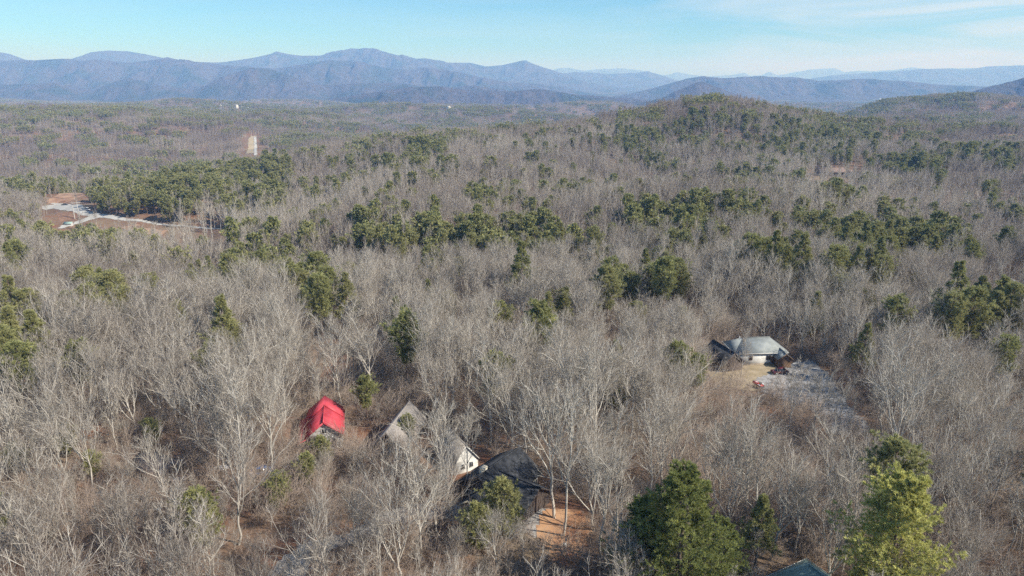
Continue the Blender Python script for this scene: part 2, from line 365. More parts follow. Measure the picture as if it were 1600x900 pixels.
# ------------------------------------------------------------------ draped patches: drives, roads, bare earth
def inpoly(px, py, poly):
    px = np.asarray(px); r = np.zeros(px.shape, bool); n = len(poly); j = n - 1
    for i in range(n):
        xi, yi = poly[i]; xj, yj = poly[j]
        if yi != yj:
            c = ((yi > py) != (yj > py)) & (px < (xj - xi) * (py - yi) / (yj - yi) + xi); r ^= c
        j = i
    return r
def world_poly(pp): return [G(*p)[:2] for p in pp]
KEEP_OUT = []                      # ground polygons where no tree stands
def patch(name, label, poly, m, cell=.6, lift=.07, rag=.8, keep=True, world=False):
    W = poly if world else world_poly(poly)
    if keep: KEEP_OUT.append(W)
    a = np.array(W); x0, y0 = a.min(0) - 1; x1, y1 = a.max(0) + 1
    nx = int((x1 - x0) / cell) + 1; ny = int((y1 - y0) / cell) + 1
    gx = x0 + np.arange(nx + 1) * cell; gy = y0 + np.arange(ny + 1) * cell; X, Y = np.meshgrid(gx, gy)
    cx = X[:-1, :-1] + cell / 2; cyy = Y[:-1, :-1] + cell / 2
    ins = inpoly(cx + rag * fbm(cx / 3, cyy / 3, 2), cyy + rag * fbm(cx / 3 + 50, cyy / 3, 2), W)
    i, j = np.meshgrid(np.arange(nx), np.arange(ny)); b = (j * (nx + 1) + i)[ins]
    F = np.stack([b, b + 1, b + nx + 2, b + nx + 1], 1); used, inv = np.unique(F, return_inverse=True); F = inv.reshape(F.shape)
    V = np.stack([X, Y, height(X, Y) + lift], -1).reshape(-1, 3)[used]
    return tag(obj(name, mesh(name, V, [F], m, True)), label, kind='structure')
M['gravel'] = simple('gravel', (.24, .225, .205), (.46, .43, .39), .7, .95, bmp=.4, bd=.05)
M['gravel2'] = simple('grey_gravel', (.17, .16, .15), (.48, .465, .44), .45, .95, bmp=.4, bd=.05)
M['clay'] = simple('orange_clay', (.34, .155, .075), (.52, .31, .17), .25, .95)
M['redclay'] = simple('red_clay', (.28, .16, .105), (.46, .31, .21), .06, .95)
M['brownclay'] = simple('red_brown_earth', (.16, .095, .065), (.30, .18, .12), .35, .95)
M['lawn'] = simple('dry_lawn', (.28, .22, .13), (.40, .32, .21), .3, .95)
M['asphalt'] = simple('worn_asphalt', (.40, .385, .35), (.52, .50, .46), .08, .9)
M['tanearth'] = simple('tan_earth', (.33, .26, .165), (.43, .35, .23), .03, .95)

patch('gravel_driveway', 'pale gravel driveway curving below the black-roofed house', [(415, 905), (445, 870), (480, 848), (530, 838), (575, 822), (600, 800), (640, 790), (700, 790), (760, 793), (830, 792), (868, 800), (872, 822), (850, 845), (820, 832),
       (740, 812), (650, 815), (610, 822), (560, 850), (500, 868), (470, 900), (460, 930), (405, 930)], M['gravel'])
patch('clay_bank', 'orange clay bank beside the end of the gravel driveway', [(845, 802), (880, 796), (905, 800), (925, 815), (922, 845), (912, 872), (870, 868), (842, 850), (836, 826)], M['clay'], lift=.11)
patch('gravel_yard', 'wide grey gravel yard and drive below the pale hip-roofed house', [(1182, 592), (1212, 582), (1245, 566), (1268, 564), (1285, 578), (1305, 598), (1318, 622), (1330, 642), (1352, 660), (1362, 676), (1330, 684), (1300, 680),
       (1282, 655), (1262, 636), (1225, 628), (1190, 612)], M['gravel2'])
patch('dry_lawn', 'tan dry lawn in front of the pale hip-roofed house', [(1102, 582), (1140, 570), (1190, 566), (1225, 566), (1225, 582), (1185, 594), (1182, 612), (1160, 610), (1120, 600)], M['lawn'], lift=.04)
patch('clay_bank', 'bare red-brown clearing uphill from the red-roofed cabin', [(503, 600), (505, 560), (510, 530), (522, 515), (540, 540), (550, 565), (552, 595), (540, 608), (515, 610)], M['brownclay'], lift=.03)
patch('road_cutting', 'orange earth bank behind the highway junction', [(72, 316), (90, 305), (128, 301), (132, 306), (110, 314), (88, 322)], M['redclay'], .9, rag=1.5)
patch('road_cutting', 'brown bank between the highway and its side lane', [(84, 329), (110, 335), (126, 341), (105, 349), (94, 350)], M['brownclay'], .9, rag=1.5, lift=.05)
patch('road_cutting', 'red earth strip under the right end of the highway', [(188, 355), (215, 352), (260, 360), (255, 368), (215, 366)], M['redclay'], .9, rag=1.5)
patch('highway', 'pale highway sweeping past the dark pine grove', [(66, 322), (84, 317), (110, 319), (138, 330), (165, 335.5), (205, 342.5), (260, 350.5), (345, 357), (345, 359), (258, 353), (200, 346), (150, 340), (122, 335), (92, 328), (66, 326)], M['asphalt'], .9, lift=.2, rag=.4)
patch('side_lane', 'pale side lane joining the highway', [(140, 338), (156, 340), (138, 345), (118, 351), (100, 357), (90, 358), (94, 354), (117, 347)], M['asphalt'], .9, lift=.24, rag=.4)
patch('cleared_strip', 'tan earth of the cleared strip on the far slope', [(385, 241), (388, 222), (391, 213), (400, 211), (401, 241)], M['tanearth'], 2.5, rag=3, lift=.3)
patch('far_road', 'white road climbing the cleared strip', [(397, 243), (397.5, 214), (401, 214), (402, 243)], M['asphalt'], 2.0, rag=.5, lift=.7)
patch('far_field', 'pale bare field in the far valley', [(1306, 159), (1312, 153), (1345, 151), (1372, 157), (1340, 161)], M['tanearth'], 12, rag=15, lift=4, keep=False)


# ------------------------------------------------------------------ houses
HOUSE_SPOTS = []
M['redmetal'] = simple('red_roof_metal', (.58, .075, .095), (.42, .05, .065), .5, .5)
M['taupe'] = simple('taupe_shingle', (.36, .325, .29), (.29, .26, .235), 2.5, .9)
M['tanroof'] = simple('tan_grey_shingle', (.40, .36, .31), (.31, .28, .245), 2.5, .9)
M['black'] = simple('charcoal_and_shaded_shingle', (.022, .024, .028), (.075, .078, .085), 1.1, .95)
M['greyroof'] = simple('grey_green_shingle', (.31, .33, .315), (.22, .24, .235), .7, .9)
M['greenroof'] = simple('pale_green_metal', (.33, .45, .40), (.25, .36, .32), .8, .45)
M['white'] = simple('white_siding', (.80, .78, .72), (.68, .66, .60), 1.0, .7)
M['lightgrey'] = simple('pale_grey_siding', (.55, .55, .53), (.45, .45, .43), 1.0, .8)
M['brownwall'] = simple('brown_log_wall', (.13, .085, .055), (.20, .13, .085), .8, .85)
M['darkwall'] = simple('dark_and_shaded_siding', (.07, .055, .05), (.12, .095, .08), .8, .85)
M['stone'] = simple('field_stone', (.42, .34, .24), (.24, .20, .16), 1.6, .95)
M['cream'] = simple('cream_stucco', (.66, .60, .47), (.56, .50, .39), 1.0, .9)
M['wood'] = simple('grey_deck_boards', (.34, .29, .24), (.24, .20, .17), 3.0, .9)
M['polewood'] = simple('pale_pole', (.58, .55, .50), (.46, .43, .39), 1.0, .9)
M['purplegrey'] = simple('dark_mauve_shingle', (.10, .085, .09), (.16, .14, .145), 1.5, .9)
m_, t_, b_ = mat('window_glass', .12); b_.inputs['Base Color'].default_value = (.03, .035, .04, 1); b_.inputs['Specular IOR Level'].default_value = .6; M['glass'] = m_
def paint(name, c, rough=.3):
    m, t, b = mat(name, rough); b.inputs['Base Color'].default_value = (*c, 1); b.inputs['Specular IOR Level'].default_value = .5; return m
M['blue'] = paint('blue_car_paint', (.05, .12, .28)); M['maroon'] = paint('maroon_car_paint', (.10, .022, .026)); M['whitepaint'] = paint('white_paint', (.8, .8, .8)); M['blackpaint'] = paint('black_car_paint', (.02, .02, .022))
M['tyre'] = paint('rubber', (.02, .02, .02), .9); M['red'] = paint('red_machine_paint', (.6, .05, .04)); M['silver'] = paint('galvanised_metal', (.45, .46, .47), .4)

def windows(root, items, trim):
    for (x, y, z, hw, hh, ax) in items:       # ax 'x': glass faces +-x, 'y': faces +-y ; y/x sits on the wall face
        s = 1 if (x if ax == 'x' else y) >= 0 else -1
        g = Geo()
        def bar(c, h):
            if ax == 'x': g.box((x + s * .05, y + c[0], z + c[1]), (.05, h[0], h[1]))
            else: g.box((x + c[0], y + s * .05, z + c[1]), (h[0], .05, h[1]))
        bar((0, hh + .05), (hw + .1, .05)); bar((0, -hh - .05), (hw + .1, .05)); bar((-hw - .05, 0), (.05, hh)); bar((hw + .05, 0), (.05, hh)); bar((0, 0), (.025, hh))
        w_ = obj('window', g.make('window', trim), root)
        g = Geo(); g.box((x + s * .02, y, z) if ax == 'x' else (x, y + s * .02, z), (.02, hw, hh) if ax == 'x' else (hw, .02, hh)); obj('pane', g.make('pane', M['glass']), w_)
def gable_block(root, W, L, wallh, ridge, wallm, roofm, over=.5, base=-2.0, cx=0., cy=0., rz=0., ribs=0, th=.18, name_wall='wall', name_roof='roof', split=None):
    """ridge along local y"""
    c, s = math.cos(rz), math.sin(rz)
    def T(p): return (cx + p[0] * c - p[1] * s, cy + p[0] * s + p[1] * c, p[2])
    g = Geo(); a, b = W / 2, L / 2
    V = [(-a, -b, base), (a, -b, base), (a, b, base), (-a, b, base), (-a, -b, wallh), (a, -b, wallh), (a, b, wallh), (-a, b, wallh), (0, -b, ridge - .05), (0, b, ridge - .05)]
    V = [T(v) for v in V]
    g.add(V, [[0, 1, 5, 4], [1, 2, 6, 5], [2, 3, 7, 6], [3, 0, 4, 7]]); g.add(V, [[4, 5, 8], [6, 7, 9]])
    obj(name_wall, g.make(name_wall, wallm), root)
    g = Geo(); sl = (ridge - wallh) / a; e = over; zt = ridge + .12; ze = zt - sl * (a + e)
    for sx in (-1, 1):
        g.slab([T((0, -b - e, zt)), T((sx * (a + e), -b - e, ze)), T((sx * (a + e), b + e, ze)), T((0, b + e, zt))], th)
        for k in range(ribs):
            yy = -b - e + .08 + (L + 2 * e - .16) * k / (ribs - 1)
            g.slab([T((0, yy - .03, zt + .05)), T((sx * (a + e), yy - .03, ze + .05)), T((sx * (a + e), yy + .03, ze + .05)), T((0, yy + .03, zt + .05))], .07)
    rf = obj(name_roof, g.make(name_roof, roofm), root)
    for yy in (-b - e - .02, b + e + .02):
        g = Geo()
        for sx in (-1, 1): g.slab([T((-sx * .02, yy - .03, zt + .01)), T((sx * (a + e), yy - .03, ze + .01)), T((sx * (a + e), yy + .03, ze + .01)), T((-sx * .02, yy + .03, zt + .01))], .24)
        obj('trim', g.make('trim', roofm if ribs else wallm), rf)
    g = Geo(); g.box(T((0, 0, zt + .04)), (.11, b + e, .05), rz); obj('ridge_cap', g.make('ridge_cap', roofm), rf)
    return rf
def hip_block(root, W, L, wallh, ridge, wallm, roofm, over=.6, base=-2.0):
    """ridge along local x"""
    g = Geo(); a, b = L / 2, W / 2
    g.box((0, 0, (wallh + base) / 2), (a, b, (wallh - base) / 2)); obj('wall', g.make('wall', wallm), root)
    g = Geo(); A, B = a + over, b + over; r = a - b * .8; ze = wallh - .1
    g.slab([(-A, -B, ze), (A, -B, ze), (r, 0, ridge), (-r, 0, ridge)], .16); g.slab([(A, B, ze), (-A, B, ze), (-r, 0, ridge), (r, 0, ridge)], .16)
    g.slab([(A, -B, ze), (A, B, ze), (r, 0, ridge)], .16); g.slab([(-A, B, ze), (-A, -B, ze), (-r, 0, ridge)], .16)
    rf = obj('roof', g.make('roof', roofm), root)
    g = Geo(); g.box((0, 0, ridge + .03), (r + .1, .12, .05)); obj('ridge_cap', g.make('ridge_cap', roofm), rf)
    g = Geo()
    for y in (-B - .03, B + .03): g.box((0, y, ze - .08), (A + .06, .03, .11))
    for x in (-A - .03, A + .03): g.box((x, 0, ze - .08), (.03, B, .11))
    obj('fascia', g.make('fascia', M['white']), rf); return rf
def chimney(parent, c, h, m):
    g = Geo(); g.box(c, h); g.box((c[0], c[1], c[2] + h[2] + .06), (h[0] + .05, h[1] + .05, .06)); obj('chimney', g.make('chimney', m), parent)
def house(name, label, x, y, rot, spot, dz=0.0, cat='house'):
    z = float(height(x, y)) + dz; HOUSE_SPOTS.append((x, y, spot)); return empty(name, (x, y, z), rot, label, cat)
def door(root, c, ax, m):
    g = Geo(); s = (.05, .48, 1.02) if ax == 'x' else (.48, .05, 1.02); g.box(c, s); d = obj('door', g.make('door', m), root)
    g = Geo(); k = 1 if (c[0] if ax == 'x' else c[1]) > 0 else -1
    g.box((c[0] + k * .09, c[1] + .36, c[2]) if ax == 'x' else (c[0] + .36, c[1] + k * .09, c[2]), (.04, .04, .06)); obj('handle', g.make('handle', M['silver']), d)

# red-roofed cabin
h = house('cabin', 'cabin with a bright red metal gable roof and pale grey front gable', -39.2, 130.4, R(13), 8.5)
rf = gable_block(h, 7.0, 10.6, 3.6, 6.5, M['lightgrey'], M['redmetal'], .5, ribs=12)
g = Geo()
for sx in (-1, 1): g.slab([(0, 1.6, 7.0), (sx * 3.7, 1.6, 3.93), (sx * 3.7, 6.0, 3.93), (0, 6.0, 7.0)], .3)
obj('upper_roof', g.make('upper_roof', M['redmetal']), h)
g = Geo(); g.slab([(-3.7, -5.8, 3.2), (-5.5, -5.8, 2.2), (-5.5, 4.6, 2.2), (-3.7, 4.6, 3.2)], .16)
pr = obj('porch_roof', g.make('porch_roof', M['redmetal']), h)
for y in (-5.6, -2.4, 1.2, 4.3): g = Geo(); g.box((-5.3, y, .2), (.08, .08, 2.1)); obj('porch_post', g.make('porch_post', M['wood']), h)
windows(h, [(-1.6, -5.3, 1.7, .55, .7, 'y'), (1.7, -5.3, 1.7, .55, .7, 'y'), (0, -5.3, 4.4, .5, .5, 'y'), (3.5, -3.2, 1.7, .6, .6, 'x'), (3.5, 2.6, 1.7, .6, .6, 'x')], M['white'])
door(h, (.2, -5.36, 1.0), 'y', M['brownwall'])
g = Geo(); g.box((.2, -6.7, -.12), (3.4, 1.35, .08)); dk = obj('deck', g.make('deck', M['wood']), h)
g = Geo()
for x in (-3.0, -.9, 1.4, 3.5): g.box((x, -8.0, -.4), (.05, .05, 1.4))
g.box((.2, -8.0, .97), (3.4, .05, .04)); obj('railing', g.make('railing', M['wood']), dk)
# taupe-roofed house
h = house('house', 'house with a plain taupe shingle roof right of the red-roofed cabin', -23.0, 126.2, R(-11), 7.5)
rf = gable_block(h, 6.4, 13.2, 3.0, 6.4, M['darkwall'], M['taupe'], .5)
windows(h, [(3.2, -3, 1.4, .6, .6, 'x'), (3.2, 2.4, 1.4, .6, .6, 'x'), (0, -6.6, 1.6, .6, .6, 'y')], M['white'])
# tan-roofed house with the white gable
h = house('house', 'steep tan-roofed house with a white end gable beside the black-roofed house', -10.6, 118.0, R(30), 6.5); h.scale = (.8, .8, .8)
rf = gable_block(h, 6.2, 10.0, 3.3, 7.3, M['white'], M['tanroof'], .3)
windows(h, [(-.9, -5.0, 1.9, .4, .6, 'y'), (1.3, -5.0, 1.9, .4, .6, 'y'), (3.1, -1.5, 1.6, .5, .6, 'x'), (-3.1, 0, 1.6, .5, .6, 'x')], M['lightgrey'])
# black-roofed house: two crossing gables
h = house('house', 'low house with crossing black shingle roofs behind the bushy pines', -2.2, 107.6, R(-37), 9.5)
rf = gable_block(h, 9.4, 11.0, 2.9, 5.9, M['darkwall'], M['black'], .6)
gable_block(h, 7.6, 10.0, 2.7, 5.2, M['darkwall'], M['black'], .6, cx=4.2, cy=-1.6, rz=R(90), name_wall='wing_wall', name_roof='wing_roof')
gable_block(h, 4.2, 5.0, 2.4, 4.1, M['cream'], M['black'], .5, cx=1.4, cy=-7.4, rz=R(0), name_wall='porch_wall', name_roof='porch_roof')
windows(h, [(4.7, 4.2, 1.4, .5, .6, 'x'), (-4.7, 0, 1.5, .6, .6, 'x'), (-2.4, -5.5, 1.5, .6, .6, 'y')], M['white']); chimney(rf, (-.4, -4.0, 5.2), (.45, .6, 1.3), M['cream'])
# pale hip-roofed house on the right
h = house('house', 'pale-walled house with a grey-green hip roof above the gravel yard', 68.0, 180.2, R(4), 10, .5)
rf = hip_block(h, 8.6, 14.6, 3.5, 6.3, M['white'], M['greyroof'], .35)
gable_block(h, 6.4, 9.5, 2.6, 5.3, M['darkwall'], M['black'], .5, cx=-10.4, cy=-3.6, rz=R(14), name_wall='wing_wall', name_roof='wing_roof')  # wing roof and walls coloured dark to stand for its shaded side
gable_block(h, 3.6, 3.4, 2.7, 4.1, M['brownwall'], M['greyroof'], .4, cx=5.6, cy=-5.4, rz=0, name_wall='porch_wall', name_roof='porch_roof')
g = Geo(); g.box((-.8, -4.42, -.6), (5.0, .12, .95)); obj('stone_base', g.make('stone_base', M['stone']), h)
windows(h, [(-2.8, -4.3, 1.9, .4, .5, 'y'), (2.2, -4.3, 1.9, .5, .55, 'y'), (7.3, 2.0, 1.5, .5, .6, 'x')], M['brownwall']); door(h, (3.4, -4.36, 1.35), 'y', M['brownwall'])
g = Geo(); g.box((-4.2, 1.2, 5.7), (.12, .12, .5)); obj('vent_pipe', g.make('vent_pipe', M['silver']), rf)
# pale green roof at the bottom edge
h = house('house', 'house with a pale green metal hip roof cut by the bottom edge', 42.0, 76.5, R(-62), 8)
rf = hip_block(h, 8.0, 12.5, 3.0, 6.3, M['lightgrey'], M['greenroof'])
gable_block(h, 4.0, 5.0, 2.5, 4.2, M['lightgrey'], M['greenroof'], .4, cx=-3.6, cy=-5.0, rz=0, name_wall='porch_wall', name_roof='porch_roof'); windows(h, [(-6.25, 0, 1.5, .5, .6, 'x'), (2, 4.0, 1.5, .5, .6, 'y')], M['white'])
# dark shed
x, y, z = G(245, 722, 2.5)
h = house('shed', 'small shed with a dark mauve-grey roof among the leafless trees', x, y, R(62), 5.5, cat='shed')
rf = gable_block(h, 5.4, 8.4, 2.0, 3.3, M['darkwall'], M['purplegrey'], .5); windows(h, [(2.7, 0, 1.1, .4, .4, 'x')], M['wood']); door(h, (0, -4.25, .9), 'y', M['brownwall'])
# lodge far off with its deck
x, y, z = G(1296, 274)
h = house('lodge', 'brown-roofed lodge with dark windows and a long pale deck in the far woods', x, y, R(3), 15, cat='house')
M['brownroof'] = simple('brown_roof', (.27, .19, .155), (.21, .15, .125), .5, .9)
rf = gable_block(h, 11, 26, 4.2, 7.6, M['darkwall'], M['brownroof'], .9, rz=R(90)); chimney(rf, (1, 2, 7.6), (.9, .9, 1.3), M['stone'])
windows(h, [(q, -5.5, 2.2, 1.1, 1.2, 'y') for q in (-10, -6.5, -3, 3, 6.5, 10)], M['wood'])
g = Geo(); g.box((26, -4, .3), (13, 5, .2)); g.box((26, -9, 1.3), (13, .08, .08)); g.box((26, -9, .8), (13, .05, .05)); obj('deck', g.make('deck', M['lightgrey']), h)
gable_block(h, 6, 8, 2.8, 4.6, M['lightgrey'], M['brownroof'], .5, cx=22, cy=4, rz=R(90), name_wall='annex_wall', name_roof='annex_roof')
# white hut at the right edge
x, y, z = G(1579, 448)
h = house('hut', 'small white arched hut among the pines at the right edge', x, y, R(-10), 5, cat='shed')
g = Geo(); th = np.linspace(0, math.pi, 11); pts = [(2.0 * math.cos(a), 2.0 + 1.0 * math.sin(a)) for a in th]
for i in range(10): g.slab([(pts[i][0], -2.6, pts[i][1]), (pts[i + 1][0], -2.6, pts[i + 1][1]), (pts[i + 1][0], 2.6, pts[i + 1][1]), (pts[i][0], 2.6, pts[i][1])], .1)
obj('roof', g.make('roof', M['whitepaint']), h)
g = Geo(); g.box((-1.95, 0, .9), (.05, 2.5, 1.2)); g.box((1.95, 0, .9), (.05, 2.5, 1.2)); g.box((0, 2.5, .9), (1.9, .05, 1.2)); g.box((-1.5, -2.5, .9), (.4, .05, 1.2)); g.box((1.5, -2.5, .9), (.4, .05, 1.2)); obj('wall', g.make('wall', M['whitepaint']), h)
g = Geo(); g.box((0, -2.2, .8), (1.05, .05, 1.1)); obj('door', g.make('door', M['blackpaint']), h)  # black sheet painted as the shade inside the hut's opening, no real door
# white bits of buildings in the far valley
FAR = [(370, 169.5, 16, 'white house, left and larger of a bright pair in the far valley', 'white'), (378, 171.5, 13, 'white house, right of the bright pair in the far valley', 'white'), (437, 189, 9, 'lone white house just behind the left ridge', 'white'),
       (701, 173, 22, 'wide pale house with a brown yard on the far plain', 'cream'), (653, 194, 8, 'small bright white house beside dark pines in the valley', 'white'), (523, 194, 9, 'pale house, leftmost of two beyond the pine ridge', 'cream'), (540, 194.5, 9, 'pale house, rightmost of two beyond the pine ridge', 'lightgrey'),
       (388, 172, 8, 'tiny pale house right of the bright white pair', 'lightgrey'), (345, 168.5, 11, 'pale house left of the bright white pair', 'white'), (376, 159, 9, 'small pale house uphill from the bright white pair', 'white'), (1374, 158, 24, 'pale barn at the end of the bare valley field', 'lightgrey')]
for i, (a, b, sz, lab, mk) in enumerate(FAR):
    x, y, z = G(a, b); sz = sz * min(1.0, max(.7, y / 4000.0))
    h = house('distant_house', lab, x, y, R((i * 53) % 90 - 20), sz + 14, 3.0 if y < 2600 else 9.0); h['group'] = 'houses scattered in the far valley'
    gable_block(h, sz * .7, sz, sz * .4, sz * .62, M[mk], M['lightgrey'], .5, base=-12); g = Geo(); g.box((0, -sz * .5 - .06, sz * .2), (sz * .12, .05, sz * .08)); obj('window', g.make('window', M['glass']), h)
# green-roofed shelter by the side lane
x, y, z = G(108, 352)
h = house('shelter', 'low shelter with a pale green roof beside the side lane', x, y, R(20), 6, cat='shed'); h.scale = (.62, .62, .62); gable_block(h, 6, 9, 2.6, 4.2, M['lightgrey'], M['greenroof'], .6, rz=R(70))

# ------------------------------------------------------------------ vehicles and yard things
def car(name, label, x, y, rz, paint_m, L=4.5, cab=(-.9, 1.1), cat='car', dz=.1, tall=1.45):
    z = float(height(x, y)) + dz; e = empty(name, (x, y, z), rz, label, cat); Hb = .82
    prof = [(-L / 2, .35), (-L / 2, .75), (-L / 2 + .15, Hb), (L / 2 - .9, Hb + .02), (L / 2 - .12, .72), (L / 2, .55), (L / 2, .33)]
    g = Geo(); k = len(prof); V = [(p[0], s * .88, p[1]) for s in (-1, 1) for p in prof]
    g.add(V, [[i, (i + 1) % k, k + (i + 1) % k, k + i] for i in range(k)]); g.add(V, [list(range(k))[::-1], list(range(k, 2 * k))]); obj('body', g.make('body', paint_m), e)
    c0, c1 = cab; V = []
    for s in (-1, 1): V += [(c0 - .35, s * .82, Hb), (c1 + .55, s * .82, Hb), (c1, s * .66, tall), (c0, s * .66, tall)]
    g = Geo(); g.add(V, [[0, 1, 2, 3], [7, 6, 5, 4], [1, 5, 6, 2], [4, 0, 3, 7]]); obj('window', g.make('window', M['glass']), e)
    g = Geo(); g.box(((c0 + c1) / 2, 0, tall + .02), ((c1 - c0) / 2 + .03, .69, .03)); obj('roof', g.make('roof', paint_m), e)
    for sx in (-L / 2 + .8, L / 2 - .85):
        for sy in (-.82, .82):
            g = Geo(); g.tubes(np.array([[sx, sy - .1, .33]]), np.array([[sx, sy + .1, .33]]), np.array([.33]), np.array([.33]), 14)
            th = np.arange(14) * 2 * math.pi / 14
            for q in (-.1, .1): g.add([(sx + .33 * math.cos(a), sy + q, .33 + .33 * math.sin(a)) for a in th], [list(range(14))])
            wv = obj('wheel', g.make('wheel', M['tyre']), e)
            g = Geo(); g.box((sx, sy + (.11 if sy > 0 else -.11), .33), (.15, .015, .15)); obj('rim', g.make('rim', M['silver']), wv)
    for sy in (-.6, .6):
        g = Geo(); g.box((L / 2 + .005, sy, .62), (.02, .16, .07)); obj('headlight', g.make('headlight', M['whitepaint']), e)
    return e
x, y, z = G(410, 742); car('parked_car', 'dark blue car parked under the thick white tree left of the cabin', x, y, R(200), M['blue'])
x, y, z = G(1218, 584); car('parked_car', 'maroon car parked at the top of the grey gravel yard', x, y, R(10), M['maroon'], dz=.15)
x, y, z = G(101, 321); car('parked_car', 'black car on the pale highway junction', x, y, R(15), M['blackpaint'], dz=.35, L=5.2)
x, y, z = G(137, 329); car('parked_van', 'white van beside the highway at the edge of the bare trees', x, y, R(-20), M['whitepaint'], L=5.2, cab=(-2.0, 1.3), cat='van', dz=.35, tall=2.1)
KO = [(-47, 114, 4)]
# upturned boat
x, y, z = G(345, 735); e = empty('boat', (x, y, z + .1), R(15), 'small white upturned boat lying on the leaves', 'boat')
g = Geo(); ts = np.linspace(-1, 1, 13); ar = np.linspace(0, math.pi, 9); V = []
for t_ in ts:
    wv = .75 * math.sqrt(max(0.0, 1 - abs(t_) ** 2.6)) + .02
    for a in ar: V.append((t_ * 1.9, wv * math.cos(a), .62 * (wv / .77) ** .6 * math.sin(a)))
F = [[i * 9 + j, i * 9 + j + 1, i * 9 + j + 10, i * 9 + j + 9] for i in range(12) for j in range(8)]
g.add(V, F); obj('hull', g.make('hull', M['whitepaint'], True), e); g = Geo(); g.box((0, 0, .64), (1.3, .03, .05)); obj('keel', g.make('keel', M['whitepaint']), e)
# trailer
x, y, z = G(384, 752); e = empty('trailer', (x, y, z), R(8), 'pale flatbed trailer left of the dark blue car', 'trailer')
g = Geo(); g.box((0, 0, .7), (1.7, .85, .06)); obj('bed', g.make('bed', M['lightgrey']), e)
for s in (-.85, .85): g = Geo(); g.box((0, s, .95), (1.7, .03, .2)); obj('side_rail', g.make('side_rail', M['whitepaint']), e)
g = Geo(); g.box((-2.4, 0, .6), (.75, .05, .05)); obj('tow_bar', g.make('tow_bar', M['silver']), e)
for s in (-.95, .95):
    g = Geo(); g.tubes(np.array([[.2, s - .08, .32]]), np.array([[.2, s + .08, .32]]), np.array([.32]), np.array([.32]), 12); obj('wheel', g.make('wheel', M['tyre']), e)
# gas tank
x, y, z = G(281, 757); e = empty('gas_tank', (x, y, z), R(25), 'white gas tank lying on short feet below the dark shed', 'tank')
g = Geo(); g.tubes(np.array([[-1.1, 0, .75], [1.1, 0, .75], [-1.3, 0, .75]]), np.array([[1.1, 0, .75], [1.3, 0, .75], [-1.1, 0, .75]]), np.array([.42, .42, .2]), np.array([.42, .2, .42]), 16); g.box((0, 0, 1.22), (.16, .16, .08)); obj('body', g.make('body', M['whitepaint'], False), e)
for s in (-.7, .7): g = Geo(); g.box((s, 0, .18), (.08, .35, .2)); obj('foot', g.make('foot', M['silver']), e)
# garden tractor
x, y, z = G(1184, 606); e = empty('garden_tractor', (x, y, z + .05), R(120), 'small red garden tractor with white bonnet stripes on the dry lawn edge', 'tractor')
g = Geo(); g.box((.8, 0, .95), (.75, .38, .3)); g.box((-.7, 0, .8), (.5, .6, .2)); obj('body', g.make('body', M['red']), e)
g = Geo(); g.box((.8, 0, 1.27), (.72, .12, .02)); obj('bonnet_stripe', g.make('bonnet_stripe', M['whitepaint']), e)
for s in (-.66, .66): g = Geo(); g.box((-.75, s, 1.1), (.5, .12, .04)); obj('fender', g.make('fender', M['whitepaint']), e)
g = Geo(); g.box((-.6, 0, 1.15), (.22, .25, .06)); g.box((-.85, 0, 1.4), (.05, .25, .25)); obj('seat', g.make('seat', M['tyre']), e)
g = Geo(); g.tubes(np.array([[.0, 0, 1.1]]), np.array([[-.2, 0, 1.5]]), np.array([.03]), np.array([.03]), 6); g.box((-.22, 0, 1.52), (.18, .18, .02)); obj('steering_wheel', g.make('steering_wheel', M['tyre']), e)
for (a, b, r_) in ((-.7, -.75, .55), (-.7, .75, .55), (1.1, -.5, .33), (1.1, .5, .33)):
    g = Geo(); g.tubes(np.array([[a, b - .13, r_]]), np.array([[a, b + .13, r_]]), np.array([r_]), np.array([r_]), 14); obj('wheel', g.make('wheel', M['tyre']), e)
# stone edge under the driveway
pts = [G(a, b)[:2] for a, b in ((598, 822), (622, 827), (650, 829), (676, 824))]; rs = random.Random(4); g = Geo()
for i in range(len(pts) - 1):
    for q in range(7):
        for lay in range(2):
            f = (q + rs.random() * .4) / 7; x = pts[i][0] * (1 - f) + pts[i + 1][0] * f; y = pts[i][1] * (1 - f) + pts[i + 1][1] * f; r_ = .28 + .16 * rs.random(); z = float(height(x, y)) + .15 + lay * .4
            q8 = np.array([[sx * r_ * rs.uniform(.7, 1.2), sy * r_ * rs.uniform(.7, 1.2), sz * .24 * rs.uniform(.7, 1.1)] for sx, sy, sz in ((-1, -1, -1), (1, -1, -1), (1, 1, -1), (-1, 1, -1), (-1, -1, 1), (1, -1, 1), (1, 1, 1), (-1, 1, 1))])
            g.add(q8 + np.array([x, y, z]), [[0, 3, 2, 1], [4, 5, 6, 7], [0, 1, 5, 4], [1, 2, 6, 5], [2, 3, 7, 6], [3, 0, 4, 7]])
tag(obj('retaining_wall', g.make('retaining_wall', M['stone'])), 'low stone retaining wall along the lower edge of the gravel driveway', 'wall')
# meter post on the clay
x, y, z = G(884, 866); e = empty('meter_post', (x, y, z), 0, 'thin post with a pale meter box on the orange clay bank', 'post')
g = Geo(); g.box((0, 0, 1.2), (.07, .07, 1.5)); obj('post', g.make('post', M['polewood']), e); g = Geo(); g.box((-.25, -.05, 1.5), (.22, .12, .3)); obj('box', g.make('box', M['silver']), e)
